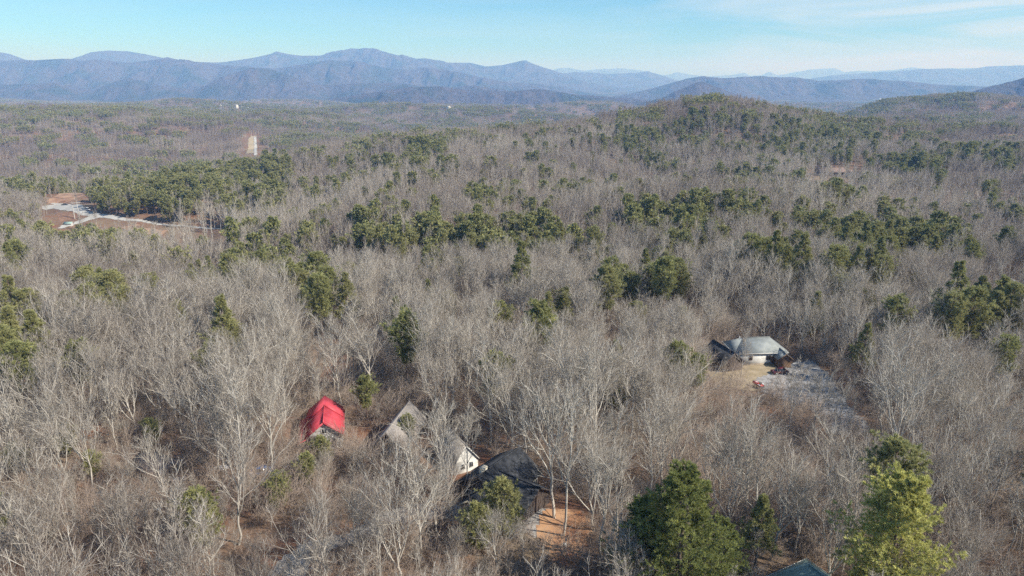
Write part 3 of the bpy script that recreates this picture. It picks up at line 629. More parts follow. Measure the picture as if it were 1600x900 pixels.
# utility poles
def pole(label, px_, py_, H, arms, rz=.3, group=None):
    x, y, z = G(px_, py_); e = empty('utility_pole', (x, y, z), rz, label, 'pole', group)
    g = Geo(); g.tubes(np.array([[0, 0, -1.]]), np.array([[0, 0, H]]), np.array([.34]), np.array([.22]), 8); obj('pole', g.make('pole', M['polewood']), e)
    for a, w_ in arms:
        g = Geo(); g.box((0, 0, a), (w_, .14, .14)); c = obj('crossarm', g.make('crossarm', M['polewood']), e)
        for s in (-.9, -.4, .4, .9): g = Geo(); g.box((s * w_, 0, a + .35), (.1, .1, .22)); obj('insulator', g.make('insulator', M['silver']), c)
pole('tall pale utility pole with two short arms, nearer the junction', 62, 320, 19, ((18.2, 1.7), (12.5, 1.5)), .5)
pole('pale utility pole with stacked arms at the left edge', 7, 336, 19, ((18.2, 1.7), (16.2, 1.5), (14.0, 1.5)), .5)
pole('left pole of the twin poles in front of the highway', 117, 342, 13.5, ((12.4, 2.3),), .2); pole('right pole of the twin poles in front of the highway', 124.5, 342, 13.5, ((12.8, 2.6),), .2)
pole('small pale pole with a crossarm above the far bare trees', 158, 300, 21, ((19.5, 2.6),), .2); pole('slender pole standing at the top of the cleared strip', 393, 213, 14, ((13, 2.0),), .2)

# ------------------------------------------------------------------ tree building
def interp_poly(P, Rr, idx, t):
    k = P.shape[1]; a = t * (k - 1); i = np.minimum(a.astype(int), k - 2); f = (a - i)[:, None]
    p = P[idx, i] * (1 - f) + P[idx, i + 1] * f; r = Rr[idx, i] * (1 - f[:, 0]) + Rr[idx, i + 1] * f[:, 0]
    d = P[idx, i + 1] - P[idx, i]; return p, r, d / (np.linalg.norm(d, axis=1, keepdims=True) + 1e-9)
def grow(rg, P, Rr, per, t0, t1, a0, a1, length, k, up, wob, rfac, flat=0.0):
    """children of every parent polyline; length(parent length, t) gives their lengths"""
    n = len(P); idx = np.repeat(np.arange(n), per); m = len(idx)
    t = np.clip(t0 + (t1 - t0) * (np.tile(np.arange(per), n) + rg.rand(m)) / per, 0, .999)
    p, r, d = interp_poly(P, Rr, idx, t); u, v = perp(d)
    az = np.tile(np.arange(per), n) * 2.4 + np.repeat(rg.rand(n) * 6.28, per) + rg.randn(m) * .4
    an = a0 + (a1 - a0) * rg.rand(m)
    dr = d * np.cos(an)[:, None] + (u * np.cos(az)[:, None] + v * np.sin(az)[:, None]) * np.sin(an)[:, None]
    if flat: dr[:, 2] *= (1 - flat)
    dr /= np.linalg.norm(dr, axis=1, keepdims=True)
    PL = np.linalg.norm(P[:, -1] - P[:, 0], axis=1)[idx]
    L = length(PL, t) * (.75 + .5 * rg.rand(m)); Q = np.zeros((m, k, 3)); Q[:, 0] = p
    for i in range(1, k):
        dr = dr + rg.randn(m, 3) * wob; dr[:, 2] += up; dr /= np.linalg.norm(dr, axis=1, keepdims=True)
        Q[:, i] = Q[:, i - 1] + dr * (L / (k - 1))[:, None]
    r0 = np.minimum(r * rfac, r); RR = r0[:, None] * np.linspace(1, .35, k)[None]
    return Q, RR
def put(g, P, Rr, n):
    k = P.shape[1]
    for i in range(k - 1): g.tubes(P[:, i], P[:, i + 1], Rr[:, i], Rr[:, i + 1], n)
def trunk_line(rg, H, r, k=7, lean=.03, wob=.25):
    z = np.linspace(-.6, H, k); x = np.cumsum(rg.randn(k) * wob) + lean * z; y = np.cumsum(rg.randn(k) * wob)
    x -= x[0]; y -= y[0]
    return np.stack([x, y, z], 1)[None], (r * np.linspace(1.15, .35, k))[None]
def bare_tree(seed, H=20., style=0, lod=0):
    """returns (trunk geometry, crown geometry); style 0 spreading, 1 slender, 2 many-stemmed"""
    rg = np.random.RandomState(seed); T = Geo(); C = Geo()
    tr = {0: .20, 1: .15, 2: .21}[style] * H / 20
    P, Rr = trunk_line(rg, H * {0: .62, 1: .86, 2: .34}[style], tr, 7 if lod == 0 else 4)
    if lod: Rr = Rr * 1.15
    put(T, P, Rr, 7 if lod == 0 else 4)
    n1 = [(8, 10, 6), (6, 6, 4)][lod > 0][style]
    lf = {0: .45, 1: .26, 2: .64}[style] * H
    B, BR = grow(rg, P, Rr, n1, {0: .42, 1: .4, 2: .3}[style], 1, R(16 if style == 2 else 25), R(42 if style == 2 else 52),
                 lambda PL, t: lf * (1.15 - .45 * t), 6 if lod == 0 else 3, .20 if lod == 0 else .35, .10, .66)
    B0, BR0 = grow(rg, P, Rr, 2, .93, 1, R(4), R(22), lambda PL, t: lf * .8 + 0 * t, 6 if lod == 0 else 3, .08, .08, .9)
    B = np.concatenate([B, B0]); BR = np.concatenate([BR, BR0])
    put(C, B, BR, 5 if lod == 0 else 3)
    if lod == 0:
        B2, R2 = grow(rg, B, BR, 5, .2, 1, R(22), R(50), lambda PL, t: PL * (.62 - .3 * t), 4, .16, .12, .62); R2 = np.maximum(R2, .034); put(C, B2, R2, 4)
        B3, R3 = grow(rg, B2, R2, 5, .15, 1, R(20), R(50), lambda PL, t: PL * (.66 - .25 * t), 3, .14, .14, .6)
        R3 = np.maximum(R3, .017); put(C, B3, R3, 3)
        C2 = Geo()
        B4, R4 = grow(rg, B3, R3, 6, .1, 1, R(20), R(50), lambda PL, t: PL * (.8 - .2 * t), 2, .06, .1, .8)
        C2.spikes(B4[:, 0], B4[:, 1], np.maximum(R4[:, 0], .013))
        return T, C, C2
    C2 = Geo()
    if lod == 1:
        B2, R2 = grow(rg, B, BR, 5, .15, 1, R(18), R(42), lambda PL, t: PL * (.62 - .3 * t), 3, .2, .1, .6); put(C, B2, np.maximum(R2, .05), 3)
        B3, R3 = grow(rg, B2, R2, 5, .1, 1, R(18), R(50), lambda PL, t: PL * (.8 - .3 * t), 2, .1, .1, .8)
        C2.spikes(B3[:, 0], B3[:, 1], np.maximum(R3[:, 0], .036))
    else:
        B2, R2 = grow(rg, B, BR, 7, .1, 1, R(20), R(60), lambda PL, t: PL * (.75 - .3 * t), 2, .15, .1, .7)
        C2.spikes(B2[:, 0], B2[:, 1], np.maximum(R2[:, 0], .10))
    return T, C, C2
def pine_tree(seed, H=20., style=0, lod=0):
    """style 0 rounded yellow pine, 1 tiered white pine, 2 low broad bushy pine"""
    rg = np.random.RandomState(seed); T = Geo(); C = Geo()
    P, Rr = trunk_line(rg, H * .97, .24 * H / 20, 8 if lod == 0 else 4, .02, .15); put(T, P, Rr, 7 if lod == 0 else 4)
    n1 = [(62, 60, 46, 95), (30, 30, 24), (14, 14, 12)][lod][style]
    t0 = {0: .42, 1: .3, 2: .16, 3: .18}[style]
    lob = rg.rand(4) * 6.28
    def ln(PL, t):
        s = (t - t0) / (1 - t0)
        if style == 1: return H * .21 * (1.08 - s) * (.75 + .5 * rg.rand(len(t)))
        if style == 3: return H * .33 * (1.0 - .80 * s ** 1.3) * (.65 + .6 * rg.rand(len(t)))
        return (.55 + .8 * rg.rand(len(t))) * H * {0: .22, 2: .34}[style] * np.sqrt(np.clip(1.03 - s ** 1.8, 0, 1)) * np.clip(.45 + 1.6 * s, 0, 1)
    B, BR = grow(rg, P, Rr, n1, t0, 1, R(62), R(88 if style == 1 else 80), ln, 4, .10 if style in (1, 3) else .22, .07, .30)
    if style == 1:     # branches in whorls: pull their heights onto tiers
        pass
    put(T, B, BR, 3)
    if lod == 0:
        B2, R2 = grow(rg, B, BR, 15 if style == 3 else 9, .2 if style == 3 else .3, 1, R(30), R(65), lambda PL, t: np.clip(PL * (.5 - .22 * t), .35, 2.2), 3, .05, .08, .5, .3)
        B2 = np.concatenate([B2]); idx = np.repeat(np.arange(len(B2)), 6 if style == 3 else 5); tt = rg.rand(len(idx)) * .8 + .2
        p, _, d = interp_poly(B2, R2, idx, tt); blades = 14; bl, bw = .46, .032
    elif lod == 1:
        B2, R2 = grow(rg, B, BR, 5, .25, 1, R(30), R(65), lambda PL, t: np.clip(PL * (.5 - .22 * t), .4, 2.4), 2, .05, .08, .5, .3)
        idx = np.repeat(np.arange(len(B2)), 4); tt = rg.rand(len(idx)) * .9 + .1
        p, _, d = interp_poly(B2, R2, idx, tt); blades = 6; bl, bw = .8, .15
    else:
        idx = np.repeat(np.arange(len(B)), 5); tt = rg.rand(len(idx)) * .8 + .25
        p, _, d = interp_poly(B, BR, idx, np.clip(tt, 0, .999)); blades = 4; bl, bw = 1.5, .42
    m = len(p); nb = int(idx.max()) + 1; tint = np.clip(.45 + .20 * rg.randn(m) + .22 * rg.randn(nb)[idx], 0, 1)
    pp = np.repeat(p, blades, 0); dd = np.repeat(d, blades, 0); dd = dd + rg.randn(m * blades, 3) * .55; dd[:, 2] += .28
    dd /= np.linalg.norm(dd, axis=1, keepdims=True)
    u, v = perp(dd); ph = rg.rand(len(pp)) * 6.28; s_ = (u * np.cos(ph)[:, None] + v * np.sin(ph)[:, None])
    L = bl * (.6 + .8 * rg.rand(len(pp)))[:, None]; wd = bw * (.7 + .6 * rg.rand(len(pp)))[:, None]
    V = np.stack([pp - s_ * wd * .4, pp + s_ * wd * .4, pp + dd * L * .6 + s_ * wd, pp + dd * L, pp + dd * L * .6 - s_ * wd], 1)
    k = len(pp); F = (np.arange(k) * 5)[:, None] + np.arange(5)[None]
    C.add(V.reshape(-1, 3), F, np.repeat(np.repeat(tint, blades), 5))
    return T, C, None

def add_geo(dst, g):
    off = dst.n
    for v, t in zip(g.V, g.T): dst.V.append(v); dst.T.append(t)
    for k, fs in g.F.items(): dst.F.setdefault(k, []).extend([f + off for f in fs])
    dst.n += g.n
def two_mat(name, parts):
    """parts: [(Geo, material)] -> one mesh with material slots"""
    V = []; F = []; Tn = []; off = 0; mi = []
    for q, (g, m) in enumerate(parts):
        if g is None: continue
        for k, fs in g.F.items():
            f = np.concatenate(fs) + off; F.append(f); mi.append(np.full(len(f), q, np.int32))
        V += g.V; Tn += g.T; off += g.n
    me = mesh(name, np.concatenate(V), F, None, False, np.concatenate(Tn))
    for g, m in parts: me.materials.append(m)
    me.polygons.foreach_set('material_index', np.concatenate(mi)); return me

BARE = []    # near prototypes: (trunk mesh, crown mesh, whole mesh, style)
for i, (st, H) in enumerate([(0, 20), (0, 18), (1, 21), (1, 19), (2, 18), (2, 16), (0, 22), (1, 17), (0, 19), (0, 20), (1, 22), (2, 19), (0, 15), (1, 20)]):
    T, C, C2 = bare_tree(100 + i, H, st)
    BARE.append((T.make('trunk', M['bark']), two_mat('crown', [(C, M['bark']), (C2, M['twig'])]), two_mat('bare_tree', [(T, M['bark']), (C, M['bark']), (C2, M['twig'])]), st))
PINE = []
for i, (st, H) in enumerate([(0, 19), (1, 22), (2, 12), (0, 17), (1, 18), (3, 27), (3, 24)]):
    T, C, _ = pine_tree(200 + i, H, st)
    PINE.append((T.make('trunk', M['pinebark']), C.make('crown', M['needle']), two_mat('pine_tree', [(T, M['pinebark']), (C, M['needle'])]), st))
MIDB = []
for i, (st, H) in enumerate([(0, 18), (1, 19), (2, 16), (0, 16), (1, 17), (0, 20)]):
    T, C, C2 = bare_tree(300 + i, H, st, 1); MIDB.append(two_mat('bare_tree', [(T, M['bark']), (C, M['bark']), (C2, M['twig'])]))
MIDP = []
for i, (st, H) in enumerate([(0, 18), (2, 15), (2, 12), (0, 15)]):
    T, C, _ = pine_tree(400 + i, H, st, 1); MIDP.append(two_mat('pine_tree', [(T, M['pinebark']), (C, M['needle'])]))
def grove(seed, pine):
    rg = np.random.RandomState(seed); W = [Geo(), Geo(), Geo()]
    for q in range(12):
        H = 13 + 6 * rg.rand(); g3 = pine_tree(seed * 50 + q, H, q % 3 if q % 3 != 2 else 0, 2) if pine else bare_tree(seed * 50 + q, H, q % 2, 2)
        x, y = (q % 4 - 1.5) * 6.5 + rg.randn() * 1.8, (q // 4 - 1) * 7.5 + rg.randn() * 1.8
        for a, g in zip(W, g3):
            if g is None: continue
            for v in g.V: v += np.array([x, y, -1.0])
            add_geo(a, g)
    return two_mat('grove', [(W[0], M['pinebark'] if pine else M['bark']), (W[1], M['needle'] if pine else M['bark']), (W[2], M['twig'])] if not pine else [(W[0], M['pinebark']), (W[1], M['needle'])])
GRB = [grove(60 + i, False) for i in range(4)]; GRP = [grove(70 + i, True) for i in range(3)]
BR = []
for i in range(4):
    rg = np.random.RandomState(500 + i); C = Geo(); P, Rr = trunk_line(rg, .8, .05, 3); C2 = Geo()
    B, b_ = grow(rg, P, Rr, 8, .1, 1, R(12), R(50), lambda PL, t: 2.6 + 0 * t, 3, .1, .12, .7); put(C, B, b_ * .8, 3)
    B2, b2 = grow(rg, B, b_, 7, .2, 1, R(20), R(50), lambda PL, t: PL * .5, 2, .1, .1, .7); C2.spikes(B2[:, 0], B2[:, 1], np.maximum(b2[:, 0], .018))
    B3, b3 = grow(rg, B2, b2, 4, .2, 1, R(20), R(50), lambda PL, t: PL * .6, 2, .1, .1, .7); C2.spikes(B3[:, 0], B3[:, 1], np.maximum(b3[:, 0], .014))
    BR.append(two_mat('bush', [(C, M['brush']), (C2, M['brush'])]))

# ------------------------------------------------------------------ where trees stand
# evergreen stands, as ellipses (photograph px of the crowns): cx, cy, rx, ry, share of evergreens
EV = [(200, 320, 50, 26, .95), (260, 300, 60, 30, .95), (330, 280, 60, 26, .95), (400, 262, 55, 26, .9), (430, 285, 25, 30, .8), (395, 315, 60, 22, .45), (300, 325, 60, 12, .25),
      (125, 365, 62, 24, .85), (85, 350, 20, 14, .8), (22, 420, 12, 26, .9), (150, 300, 30, 12, .5), (60, 290, 70, 14, .45), (190, 290, 40, 10, .4),
      (565, 366, 22, 20, .8), (612, 362, 22, 22, .9), (690, 365, 55, 26, .8), (770, 362, 60, 22, .85), (850, 372, 60, 26, .85), (760, 385, 60, 15, .5), (690, 415, 48, 17, .7), (925, 382, 30, 14, .5), (640, 385, 30, 16, .5),
      (1030, 345, 50, 32, .75), (1100, 330, 90, 18, .85), (1090, 365, 55, 28, .85), (1035, 385, 35, 16, .6), (1170, 325, 30, 14, .8), (1270, 352, 40, 10, .5), (1250, 345, 12, 12, .8),
      (1330, 385, 55, 32, .85), (1400, 380, 60, 32, .95), (1465, 378, 60, 28, .85), (1510, 395, 30, 22, .6), (1300, 420, 40, 22, .7), (1400, 425, 60, 14, .6), (1200, 408, 52, 13, .85), (1240, 415, 20, 10, .8),
      (1540, 473, 65, 20, .75), (1580, 485, 40, 15, .8), (1420, 475, 40, 14, .3), (1575, 540, 15, 7, .8), (1590, 400, 20, 18, .7), (1590, 340, 14, 10, .8), (1550, 298, 12, 12, .6),
      (1040, 427, 38, 20, .85), (955, 440, 24, 15, .8), (905, 445, 15, 8, .4), (845, 500, 16, 18, .6), (880, 470, 20, 10, .4), (770, 575, 12, 20, .6), (1060, 560, 28, 26, .55), (1088, 572, 10, 14, .8), (965, 635, 10, 12, .5),
      (402, 412, 45, 22, .6), (368, 424, 14, 20, .9), (465, 432, 24, 22, .9), (495, 455, 22, 20, .8), (440, 395, 25, 12, .4), (150, 462, 56, 17, .85), (185, 480, 25, 14, .8), (300, 437, 32, 12, .6), (265, 490, 30, 12, .4), (215, 440, 14, 10, .6),
      (28, 510, 36, 26, .9), (20, 550, 28, 30, .8), (40, 578, 25, 12, .5), (357, 517, 15, 11, .95), (548, 420, 20, 12, .4), (625, 500, 10, 16, .6), (628, 520, 20, 16, .6), (577, 585, 12, 18, .6),
      (665, 228, 34, 18, .85), (480, 235, 30, 12, .5), (560, 225, 30, 14, .35), (640, 255, 30, 14, .4), (740, 300, 20, 20, .4), (795, 290, 16, 12, .5), (835, 245, 20, 30, .25), (870, 300, 12, 16, .4),
      (1005, 205, 45, 38, .6), (1050, 185, 50, 22, .45), (1000, 175, 25, 12, .6), (1085, 158, 40, 8, .7), (1120, 152, 45, 6, .65), (1190, 168, 60, 12, .5), (1250, 185, 50, 16, .5), (1300, 200, 65, 22, .8), (1350, 205, 50, 16, .8), (1390, 208, 30, 12, .7),
      (1225, 215, 50, 22, .4), (1290, 235, 50, 20, .35), (1090, 215, 20, 20, .35), (1440, 212, 45, 12, .7), (1500, 200, 40, 10, .6), (1430, 195, 40, 8, .5), (1560, 190, 40, 10, .5), (1430, 258, 52, 16, .7), (1500, 240, 40, 10, .5), (1310, 292, 32, 16, .8), (1270, 285, 30, 10, .5),
      (1550, 235, 40, 16, .5), (1575, 260, 30, 14, .5), (1145, 270, 30, 14, .4), (1000, 245, 30, 12, .5), (1040, 255, 30, 14, .4),
      (100, 172, 130, 9, .75), (215, 173, 40, 6, .6), (150, 205, 40, 20, .45), (40, 200, 40, 14, .4), (220, 225, 30, 10, .3), (290, 180, 30, 6, .5), (350, 172, 50, 5, .4), (110, 190, 60, 12, .4), (270, 225, 30, 8, .35),
      (440, 218, 55, 10, .75), (510, 215, 60, 8, .6), (600, 205, 70, 7, .6), (470, 195, 60, 6, .5), (560, 200, 40, 5, .4)]
EVA = np.array(EV)
# sight lines the photograph leaves open: (polygon px, distance behind it, share of trees kept)
OPEN = [([(470, 618), (548, 618), (552, 700), (470, 700)], 182, .18), ([(600, 635), (660, 635), (660, 690), (600, 690)], 176, .2), ([(690, 655), (752, 655), (752, 742), (690, 742)], 160, .85),
        ([(724, 690), (860, 690), (860, 785), (724, 785)], 160, .3), ([(1095, 525), (1230, 525), (1230, 575), (1095, 575)], 222, .15), ([(1125, 570), (1320, 560), (1365, 690), (1290, 690), (1180, 625), (1100, 600)], 215, .12),
        ([(830, 775), (930, 775), (925, 885), (830, 885)], 130, .15), ([(420, 850), (500, 840), (490, 910), (400, 910)], 110, .6), ([(1215, 850), (1290, 850), (1290, 910), (1200, 910)], 88, .0), ([(600, 775), (790, 775), (790, 830), (600, 830)], 130, .6),
        ([(498, 520), (560, 520), (565, 615), (498, 615)], 235, .5), ([(335, 715), (440, 715), (440, 770), (335, 770)], 150, .3), ([(205, 690), (285, 690), (285, 740), (205, 740)], 158, .35),
        ([(66, 312), (125, 300), (160, 330), (345, 352), (345, 363), (180, 352), (80, 358)], 720, .04), ([(383, 250), (383, 208), (404, 207), (405, 250)], 1500, .25), ([(1266, 258), (1342, 258), (1342, 280), (1266, 280)], 900, .35), ([(1572, 432), (1588, 432), (1588, 452), (1572, 452)], 330, .0)]
rng = np.random.RandomState(11)
def candidates(cell, y0, y1, half=1.02, extra=12):
    ys = np.arange(y0, y1, cell); out = []
    for y in ys:
        xm = y * half * .9 + extra; xs = np.arange(-xm, xm, cell); out.append(np.stack([xs, np.full(len(xs), y)], 1))
    P = np.concatenate(out); P += (rng.rand(*P.shape) - .5) * cell * .95
    return P
def ever_share(px, py):
    s = np.zeros(px.shape)
    for cx, cy, rx, ry, k in EV:
        d = ((px - cx) / rx) ** 2 + ((py - cy) / ry) ** 2
        s = np.maximum(s, np.minimum(.97, .85 * k * (1 - sstep(.5, 1.35, d))))
    return s
def keep_mask(P, hgt):
    x, y = P[:, 0], P[:, 1]; z = height(x, y); ok = np.ones(len(P), bool); anyhit = np.zeros(len(P), bool)
    for W in KEEP_OUT: ok &= ~inpoly(x, y, W)
    for hx, hy, rad in HOUSE_SPOTS: ok &= (x - hx) ** 2 + (y - hy) ** 2 > rad ** 2
    for poly, dist, share in OPEN:
        hit = np.zeros(len(P), bool)
        for f in (.35, .6, .85, 1.0):
            px, py, _ = project(x, y, z + hgt * f)
            for dx in (-.2, 0, .2): hit |= inpoly(px + dx * hgt * FPX / np.maximum(y, 60), py, poly)
        hit &= y < dist
        ok &= ~hit | (rng.rand(len(P)) < share); anyhit |= hit
    for cxx, cyy_, wl, ln in ((9.5, 97, 6, 26),):      # open yards lit from the sun's side
        ddx, ddy = x - cxx, y - cyy_; al = ddx * math.sin(SUN_AZ) + ddy * math.cos(SUN_AZ); la = -ddx * math.cos(SUN_AZ) + ddy * math.sin(SUN_AZ)
        ok &= ~((al > -3) & (al < ln) & (np.abs(la) < wl)) | (rng.rand(len(P)) < .25)
    return ok, z, anyhit

# --- scattered mass: one object per kind, prototypes picked per point
def scatter(name, label, meshes, pts, rot, scl, pid):
    cl = bpy.data.collections.new(name + '_kinds')
    for i, m_ in enumerate(meshes):
        o = bpy.data.objects.new('%s_%02d' % (name, i), m_); cl.objects.link(o)
    me = bpy.data.meshes.new(name); me.vertices.add(len(pts)); me.vertices.foreach_set('co', np.asarray(pts, np.float32).ravel())
    for nm, ty, arr in (('rz', 'FLOAT', rot), ('sc', 'FLOAT', scl), ('pid', 'INT', pid)):
        a = me.attributes.new(nm, ty, 'POINT'); a.data.foreach_set('value', np.asarray(arr, np.int32 if ty == 'INT' else np.float32))
    o = obj(name, me); tag(o, label, kind='stuff')
    ng = bpy.data.node_groups.new(name, 'GeometryNodeTree')
    ng.interface.new_socket('Geometry', in_out='INPUT', socket_type='NodeSocketGeometry'); ng.interface.new_socket('Geometry', in_out='OUTPUT', socket_type='NodeSocketGeometry')
    gi = ng.nodes.new('NodeGroupInput'); go = ng.nodes.new('NodeGroupOutput'); ci = ng.nodes.new('GeometryNodeCollectionInfo'); ip = ng.nodes.new('GeometryNodeInstanceOnPoints')
    ci.inputs['Collection'].default_value = cl; ci.inputs['Separate Children'].default_value = True; ci.inputs['Reset Children'].default_value = True
    def na(nm, dt):
        q = ng.nodes.new('GeometryNodeInputNamedAttribute'); q.data_type = dt; q.inputs['Name'].default_value = nm; return q.outputs['Attribute']
    cx = ng.nodes.new('ShaderNodeCombineXYZ'); ng.links.new(na('rz', 'FLOAT'), cx.inputs[2])
    ip.inputs['Pick Instance'].default_value = True
    ng.links.new(gi.outputs[0], ip.inputs['Points']); ng.links.new(ci.outputs[0], ip.inputs['Instance']); ng.links.new(na('pid', 'INT'), ip.inputs['Instance Index'])
    ng.links.new(cx.outputs[0], ip.inputs['Rotation']); ng.links.new(na('sc', 'FLOAT'), ip.inputs['Scale']); ng.links.new(ip.outputs[0], go.inputs[0])
    o.modifiers.new('scatter', 'NODES').node_group = ng
    return o

# --- landmarks give each patch of wood its own words (photograph px of the trunk base)
PLACES = [((30, 700), 'at the left edge of the view beside the pale forked tree'), ((130, 640), 'on the left slope above the dark gully'), ((240, 715), 'around the small dark-roofed shed'), ((345, 740), 'between the white boat cover and the dark-roofed shed'),
          ((420, 690), 'left of the red-roofed cabin'), ((510, 730), 'just below the red-roofed cabin'), ((560, 640), 'between the red-roofed cabin and the taupe roof'), ((520, 570), 'on the red-brown clearing above the red-roofed cabin'),
          ((650, 610), 'behind the taupe-roofed house'), ((680, 720), 'in front of the white gable wall'), ((760, 640), 'behind the black-roofed house'), ((880, 700), 'right of the black-roofed house'),
          ((880, 830), 'on the orange clay bank'), ((820, 860), 'below the clay bank and gravel driveway'), ((640, 860), 'below the stone edge of the gravel driveway'), ((560, 790), 'above the bend of the gravel driveway'),
          ((450, 850), 'beside the lower end of the gravel driveway'), ((330, 850), 'around the round bushy pine near the left'), ((180, 850), 'at the bottom left corner of the woods'), ((960, 780), 'left of the big dark green pine'),
          ((1020, 680), 'on the open slope behind the big dark green pine'), ((1130, 640), 'below the dry lawn of the hip-roofed house'), ((1110, 560), 'at the dark end of the hip-roofed house'), ((1190, 500), 'behind the hip-roofed house'),
          ((1240, 640), 'on the shaded bank under the gravel yard'), ((1340, 690), 'at the lower end of the gravel yard'), ((1400, 600), 'right of the gravel yard'), ((1180, 780), 'between the big dark pine and the yellow-green pine'),
          ((1250, 860), 'around the pale green metal roof'), ((1330, 780), 'left of the yellow-green pine'), ((1500, 740), 'right of the yellow-green pine'), ((1570, 830), 'in the bottom right corner of the woods'), ((1560, 660), 'on the slope at the right edge of the view'),
          ((1470, 620), 'on the mauve slope above the yellow-green pine'), ((300, 620), 'around the dark pine left of the cabin'), ((60, 580), 'below the pine clump at the left edge'), ((850, 570), 'on the middle slope behind the tall forked tree'), ((980, 540), 'in the middle woods left of the hip-roofed house'),
          ((420, 560), 'on the pale slope above the cabin'), ((700, 540), 'in the hollow above the taupe-roofed house'), ((600, 480), 'near the small pines in the middle of the slope'), ((1330, 500), 'in the grey woods above the gravel yard'), ((1540, 560), 'on the grey slope near the right edge'),
          ((200, 540), 'in the dark gully on the left slope'), ((200, 460), 'along the crest of the left slope'), ((450, 440), 'beside the row of pines on the middle crest'), ((850, 470), 'scattered over the middle slope'), ((1040, 430), 'at the edge of the mid-field pines'), ((1540, 480), 'among the pines at the right edge')]
PLX = np.array([p[0] for p in PLACES], float)
def place_of(px, py):
    d = (px - PLX[:, 0]) ** 2 + ((py - PLX[:, 1]) * 1.4) ** 2; return PLACES[int(np.argmin(d))][1]

def plant(kind, protos, k, loc, rz, sc, label, group, crown_mat=None, tilt=(0, 0)):
    T, C = protos[k][0], protos[k][1]
    e = empty(kind, loc, rz, label, 'tree', group); e.rotation_euler = (tilt[0], tilt[1], rz); e.scale = sc if hasattr(sc, '__len__') else (sc, sc, sc)
    obj('trunk', T, e); c = obj('crown', C, e)
    if crown_mat is not None:
        me = C.copy(); me.materials.clear(); me.materials.append(crown_mat); c.data = me
    return e

# named single trees of the photograph: (base px, kind, proto, scale, label)
HERO = [((8, 852), 'b', 0, 1.08, 'pale tree with a knotted fork and thick white trunk at the left edge'),
        ((866, 812), 'b', 0, 1.30, 'tall pale forked tree beside the driveway end with white trunk'),
        ((880, 838), 'b', 2, 1.22, 'tall slim pale tree on the orange clay bank'),
        ((940, 872), 'b', 6, .95, 'broken-topped pale tree left of the big dark pine'),
        ((958, 880), 'b', 3, .95, 'slim pale tree pressed against the left side of the big dark pine'),
        ((1312, 905), 'b', 6, .95, 'white leaning forked tree left of the yellow-green pine'),
        ((1298, 912), 'b', 4, .95, 'white many-stemmed tree over the pale green metal roof'),
        ((706, 762), 'b', 7, 1.0, 'dark slender tree in front of the white gable wall'),
        ((1270, 690), 'b', 0, .85, 'dark spreading tree in front of the gravel yard'),
        ((1155, 600), 'b', 3, .75, 'thin dark tree on the dry lawn'),
        ((668, 628), 'b', 6, 1.1, 'broad white-limbed tree behind the taupe roof'),
        ((580, 632), 'b', 0, 1.05, 'white-limbed spreading tree between the cabin and the taupe roof'),
        ((625, 905), 'b', 4, 1.1, 'leaning many-stemmed tree below the stone edge of the driveway'),
        ((704, 792), 'b', 9, .98, 'grey branchy tree spreading in front of the tan roof and white gable'),
        ((727, 778), 'b', 13, .85, 'slender tree standing right against the white gable wall'),
        ((1228, 692), 'b', 3, .8, 'thin tree below the left part of the gravel yard'), ((1303, 702), 'b', 8, .8, 'dark tree with low limbs at the lower end of the gravel yard'), ((1246, 655), 'b', 7, .75, 'small thin tree in the middle of the gravel yard edge'),
        ((425, 740), 'b', 0, 1.0, 'thick white tree left of the red-roofed cabin'),
        ((504, 662), 'b', 7, .8, 'thin white tree rising in front of the red roof'),
        ((1597, 822), 'p', 0, .85, 'dark green pine cut by the right edge of the view'),
        ((785, 850), 'p', 2, .95, 'broad bushy pine in front of the black-roofed house'),
        ((745, 868), 'p', 2, .75, 'bushy pine left of the broad one by the driveway'),
        ((320, 865), 'p', 2, .95, 'round bright bushy pine near the bottom left'),
        ((335, 640), 'p', 3, .95, 'dark pine with open layered crown left of the cabin'),
        ((440, 800), 'p', 2, .62, 'small bright green bush below the cabin yard'),
        ((480, 765), 'p', 2, .6, 'small yellow-green bush below the cabin wall'), ((505, 735), 'p', 2, .6, 'narrow green bush at the corner of the cabin'),
        ((577, 668), 'p', 3, .72, 'thin bright green tree between the cabin and the taupe roof'),
        ((636, 700), 'p', 2, .6, 'rounded dark green shrub over the lower edge of the taupe roof'),
        ((110, 715), 'p', 2, .62, 'olive bush low on the left slope'), ((240, 700), 'p', 2, .55, 'olive bush behind the dark-roofed shed'), ((30, 745), 'p', 2, .6, 'olive bush near the left edge'), ((150, 750), 'p', 2, .5, 'olive bush left of the dark-roofed shed')]
TOPS = [((1078, 744), 'g', 5, 27, .86, 'big dark green plumed pine at the bottom of the view'), ((1008, 790), 'g', 6, 24, .66, 'lower green pine leaning out left of the big dark pine'),
        ((1130, 815), 'g', 6, 24, .56, 'green pine crowded against the right side of the big dark pine'), ((1412, 752), 'y', 5, 27, .88, 'yellow-green feathery pine at the bottom right'),
        ((1412, 702), 'p', 0, 19, 1.1, 'darker pine rising behind the top of the yellow-green pine'), ((1190, 785), 'p', 4, 17, .72, 'thin-crowned green pine between the two big pines')]
hero_xy = []
for (tx, ty), kd, pr, H_, sc, lab in TOPS:
    x, y, z = G(tx, ty, H_ * sc * .97); hero_xy.append((x, y)); plant('pine_tree', PINE, pr, (x, y, z), tx * .37, sc, lab, None, {'y': M['needle_bright'], 'g': M['needle_green']}.get(kd))
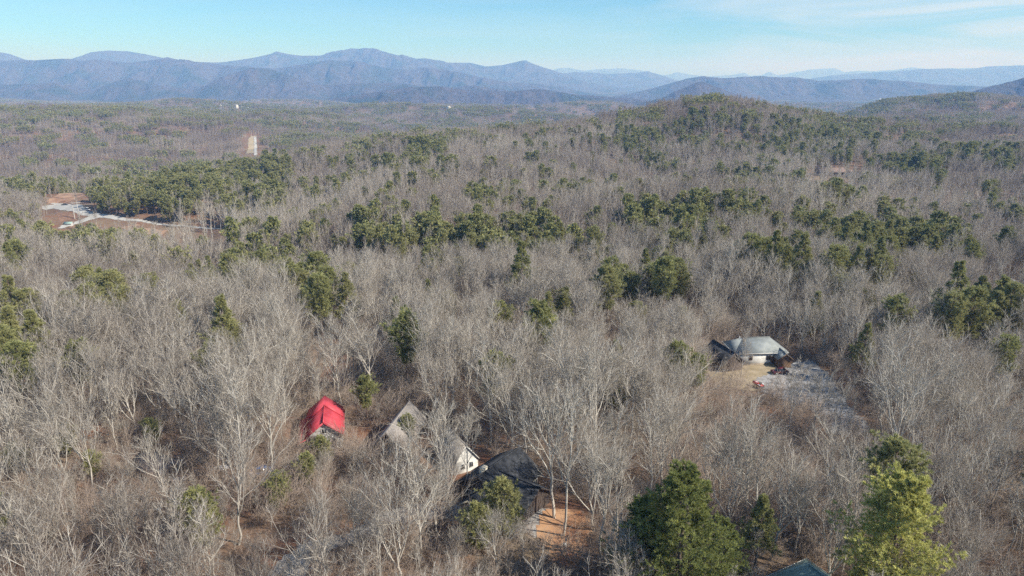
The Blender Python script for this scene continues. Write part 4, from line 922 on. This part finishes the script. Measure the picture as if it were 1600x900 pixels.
DOTS = [(15, 487, 17), (45, 492, 16), (4, 520, 15), (30, 545, 14), (112, 462, 14), (140, 450, 15), (170, 447, 15), (195, 455, 13), (165, 474, 12), (357, 504, 11), (362, 405, 17), (378, 420, 14), (402, 397, 15), (425, 402, 13),
        (455, 420, 16), (470, 428, 15), (495, 440, 17), (482, 452, 13), (1045, 410, 17), (1020, 418, 14), (1064, 420, 14), (955, 424, 17), (970, 434, 12), (845, 484, 15), (832, 498, 12), (770, 560, 13), (628, 500, 15), (545, 415, 13), (300, 428, 13), (322, 430, 12), (268, 480, 12), (880, 462, 12),
        (1060, 545, 12), (1085, 560, 10), (1570, 533, 12), (1405, 470, 15), (1490, 470, 16), (1530, 458, 17), (1560, 462, 16), (1590, 455, 17)]
SMALL = ['short', 'mid-height', 'tall']
for tx, ty, H_ in DOTS:
    H_ = H_ * 1.32
    x, y, z = G(tx, ty, H_ * .97); hero_xy.append((x, y)); k = [0, 3, 4, 0, 3][(tx * 7 + ty) % 5]; pl = place_of(tx, min(899, ty + 60)); sw = SMALL[0 if H_ < 17 else (1 if H_ < 21 else 2)]
    plant('pine_tree', PINE, k, (x, y, z), tx * .7, H_ / (19, 22, 12, 17, 18)[k] * 1.04, '%s lone olive pine %s' % (sw, pl), '%s lone pines %s' % (sw, pl))
for (bx, by), kd, pr, sc, lab in HERO:
    # base may lie below the frame: go there along the ground
    yb = min(by, 899); x, y, z = G(bx, yb)
    if by > 899: f = 1 - (by - 899) * .0032; x, y = x * f, y * f; z = float(height(x, y))
    hero_xy.append((x, y))
    rz = random.Random(bx * 7 + by).uniform(0, 6.28)
    if kd == 'b': plant('bare_tree', BARE, pr, (x, y, z), rz, sc, lab, None)
    else: plant('pine_tree', PINE, pr, (x, y, z), rz, sc, lab, None, M['needle_bright'] if kd == 'y' else None)
hero_xy = np.array(hero_xy)

P = candidates(5.5, 60, 900)
hg = 14 + 8 * rng.rand(len(P))
DXY = np.array([h for h in hero_xy if h[1] > 150])
for hx, hy in DXY:
    al = (P[:, 0] * hx + P[:, 1] * hy) / math.hypot(hx, hy) - math.hypot(hx, hy); la = np.abs(P[:, 0] * hy - P[:, 1] * hx) / math.hypot(hx, hy)
    P = P[~((al < 0) & (al > -11) & (la < 3.2))]
hg = 14 + 8 * rng.rand(len(P))
hg *= .82 + .36 * fbm(P[:, 0] / 60 + 5, P[:, 1] / 60, 2) + .1
ok, Z, hitm = keep_mask(P, hg)
dh = np.min(np.hypot(P[:, 0][:, None] - hero_xy[None, :, 0], P[:, 1][:, None] - hero_xy[None, :, 1]), 1); ok &= dh > 3.6
thin = fbm(P[:, 0] / 35 + 20, P[:, 1] / 35, 3) > -.42; ok &= thin | (rng.rand(len(P)) < .35); ok &= (P[:, 1] > 330) | (rng.rand(len(P)) < .80)
P, Z, hg, hitm = P[ok], Z[ok], hg[ok], hitm[ok]
px, py, dep = project(P[:, 0], P[:, 1], Z + hg * .7)
es = ever_share(px, py)
es = np.maximum(es, .035 + .16 * sstep(220, 450, P[:, 1]) * sstep(.08, .35, fbm(P[:, 0] / 90, P[:, 1] / 70, 3)))
es[P[:, 1] < 170] = np.minimum(es[P[:, 1] < 170], .02); es[hitm] = 0
ev = rng.rand(len(P)) < es
_, pyb, _ = project(P[:, 0], P[:, 1], Z); pxb, pyt, _ = project(P[:, 0], P[:, 1], Z + hg)
hg = hg * (1 + .15 * ev)
inview = (pxb > -15) & (pxb < 1615) & (pyt < 905)
rz = rng.rand(len(P)) * 6.28
order = np.argsort(dep)
nb = 300 - sum(1 for h in HERO if h[1] == 'b'); npn = 254 - sum(1 for h in HERO if h[1] != 'b')
single = np.zeros(len(P), bool)
ib = [i for i in order if inview[i] and not ev[i]][:nb]; ip_ = [i for i in order if inview[i] and ev[i]][:npn]
# stands share a style so that the wood is not evenly mixed
stn = vnoise(P[:, 0] / 28 + 3, P[:, 1] / 28 + 8)
def bare_pick(i, n, r): return int((stn[i] * .999 * n + r * 2.2) % n)
hs = {0: 20, 1: 18, 2: 21, 3: 19, 4: 18, 5: 16, 6: 22, 7: 17, 8: 19, 9: 20, 10: 22, 11: 19, 12: 15, 13: 20}
size_word = lambda h, a, b: 'short' if h < a else ('tall' if h > b else 'mid-height')
for i in ib:
    k = bare_pick(i, 14, rng.rand()); single[i] = True; s = hg[i] / 18.5
    pl = place_of(pxb[i], min(pyb[i], 899)); sw = size_word(hg[i], 16.0, 20.0); st = ['spreading', 'slender', 'many-stemmed'][BARE[k][3]]
    lab = '%s leafless %s tree %s' % (sw, st, pl)
    plant('bare_tree', BARE, k, (P[i, 0], P[i, 1], Z[i]), rz[i], s * 19.0 / hs[k], lab, '%s %s leafless trees %s' % (sw, st, pl), None, (rng.randn() * .05, rng.randn() * .05))
for i in ip_:
    k = rng.randint(5); single[i] = True; s = hg[i] / 18.0 * (.9 if PINE[k][3] != 2 else .95)
    pl = place_of(pxb[i], min(pyb[i], 899)); sw = size_word(hg[i], 16.0, 20.0); st = ['round-crowned', 'tiered', 'low bushy'][PINE[k][3]]
    plant('pine_tree', PINE, k, (P[i, 0], P[i, 1], Z[i]), rz[i], s, '%s %s dark green pine %s' % (sw, st, pl), '%s %s pines %s' % (sw, st, pl))
rest = ~single
LODY = 300
nb_ = rest & ~ev & (P[:, 1] < LODY); mb_ = rest & ~ev & (P[:, 1] >= LODY)
Pg = candidates(25.0, 885, 5600, 1.0, 40)
zg = height(Pg[:, 0], Pg[:, 1]); gx_, gy_, _ = project(Pg[:, 0], Pg[:, 1], zg + 12)
okg = np.ones(len(Pg), bool)
for W in KEEP_OUT:
    for ddx in (-14, 0, 14):
        for ddy in (-14, 0, 14): okg &= ~inpoly(Pg[:, 0] + ddx, Pg[:, 1] + ddy, W)
for hx, hy, rad in HOUSE_SPOTS: okg &= (Pg[:, 0] - hx) ** 2 + (Pg[:, 1] - hy) ** 2 > (rad + 10) ** 2
for poly, dist, share in OPEN:
    for dx in (-3, 0, 3): okg &= ~(inpoly(gx_ + dx * 3, gy_ + 2, poly) & (Pg[:, 1] < dist))
okg &= rng.rand(len(Pg)) < (1 - .45 * sstep(2500, 4500, Pg[:, 1]))
Pg, zg, gx_, gy_ = Pg[okg], zg[okg], gx_[okg], gy_[okg]
eg = ever_share(gx_, gy_); nz = fbm(Pg[:, 0] / 160 + 2, Pg[:, 1] / 220, 4)
eg = np.where(Pg[:, 1] < 1900, np.maximum(eg, .08 + .35 * sstep(.05, .3, nz)), np.where(nz > -.08, .62, .14))
evg = rng.rand(len(Pg)) < eg
print('trees', len(P), 'groves', len(Pg))
def stack(*a): return np.concatenate(a)
n1, n2, n3 = nb_.sum(), mb_.sum(), (~evg).sum()
XY = lambda m_: np.stack([P[m_, 0], P[m_, 1], Z[m_]], 1)
Gz = np.stack([Pg[:, 0], Pg[:, 1], zg], 1)
pid_n = np.array([bare_pick(i, 14, rng.rand()) for i in np.where(nb_)[0]], int); pid_m = 14 + np.array([bare_pick(i, 6, rng.rand()) for i in np.where(mb_)[0]], int)
scatter('leafless_woods', 'grey leafless hardwood forest covering the slopes and hills beyond the nearest trees', [b[2] for b in BARE] + MIDB + GRB,
        stack(XY(nb_), XY(mb_), Gz[~evg]), stack(rz[nb_], rz[mb_], rng.rand(n3) * 6.28), stack(hg[nb_] / 18.5, hg[mb_] / 18.0, .9 + .35 * rng.rand(n3)), stack(pid_n, pid_m, 20 + rng.randint(0, 4, n3)))
np_ = rest & ev & (P[:, 1] < LODY); mp_ = rest & ev & (P[:, 1] >= LODY); n1, n2, n3 = np_.sum(), mp_.sum(), evg.sum()
scatter('evergreen_woods', 'dark green pines massed in groves across the hills beyond the nearest pines', [b[2] for b in PINE[:5]] + MIDP + GRP,
        stack(XY(np_), XY(mp_), Gz[evg]), stack(rz[np_], rz[mp_], rng.rand(n3) * 6.28), stack(hg[np_] / 18.5, hg[mp_] / 18.0, .85 + .3 * rng.rand(n3)), stack(rng.randint(0, 5, n1), 5 + rng.randint(0, 4, n2), 9 + rng.randint(0, 3, n3)))
Ps = candidates(5.0, 60, 330); zs = height(Ps[:, 0], Ps[:, 1]); oks = np.ones(len(Ps), bool)
for W in KEEP_OUT: oks &= ~inpoly(Ps[:, 0], Ps[:, 1], W)
for hx, hy, rad in HOUSE_SPOTS: oks &= (Ps[:, 0] - hx) ** 2 + (Ps[:, 1] - hy) ** 2 > (rad + 1) ** 2
oks &= ~(keep_mask(Ps, 5.0 + 0 * zs)[2] & (rng.rand(len(Ps)) < .85))
Ps, zs = Ps[oks], zs[oks]
scatter('saplings', 'thin leafless saplings filling the gaps under the tall trees', [BARE[3][2], BARE[5][2], BARE[7][2], BARE[4][2]], np.stack([Ps[:, 0], Ps[:, 1], zs], 1), rng.rand(len(Ps)) * 6.28, .22 + .22 * rng.rand(len(Ps)), rng.randint(0, 4, len(Ps)))
Pb = candidates(2.3, 60, 420); z_ = height(Pb[:, 0], Pb[:, 1]); okb = fbm(Pb[:, 0] / 22, Pb[:, 1] / 22, 3) > -.35
for W in KEEP_OUT: okb &= ~inpoly(Pb[:, 0], Pb[:, 1], W)
for hx, hy, rad in HOUSE_SPOTS: okb &= (Pb[:, 0] - hx) ** 2 + (Pb[:, 1] - hy) ** 2 > rad ** 2
okb &= ~(keep_mask(Pb, 2.0 + 0 * z_)[2] & (rng.rand(len(Pb)) < .2))
Pb, z_ = Pb[okb], z_[okb]
scatter('undergrowth', 'brown leafless brush and saplings under the near trees', BR, np.stack([Pb[:, 0], Pb[:, 1], z_], 1), rng.rand(len(Pb)) * 6.28, .6 + 1.5 * rng.rand(len(Pb)) ** 2.5, rng.randint(0, 4, len(Pb)))

# ------------------------------------------------------------------ air
g = Geo(); g.box((0, 15500, 195), (45000, 18500, 455))
hm = bpy.data.materials.new('haze'); hm.use_nodes = True; t = hm.node_tree; t.nodes.clear()
pv = t.nodes.new('ShaderNodeVolumePrincipled'); pv.inputs['Color'].default_value = (.28, .52, 1.0, 1); pv.inputs['Density'].default_value = 1.12e-4; pv.inputs['Anisotropy'].default_value = .0; pv.inputs['Absorption Color'].default_value = (1, 1, 1, 1)
t.links.new(pv.outputs[0], t.nodes.new('ShaderNodeOutputMaterial').inputs['Volume'])
tag(obj('haze', g.make('haze', hm)), 'thin blue haze filling the air over the hills', kind='stuff')
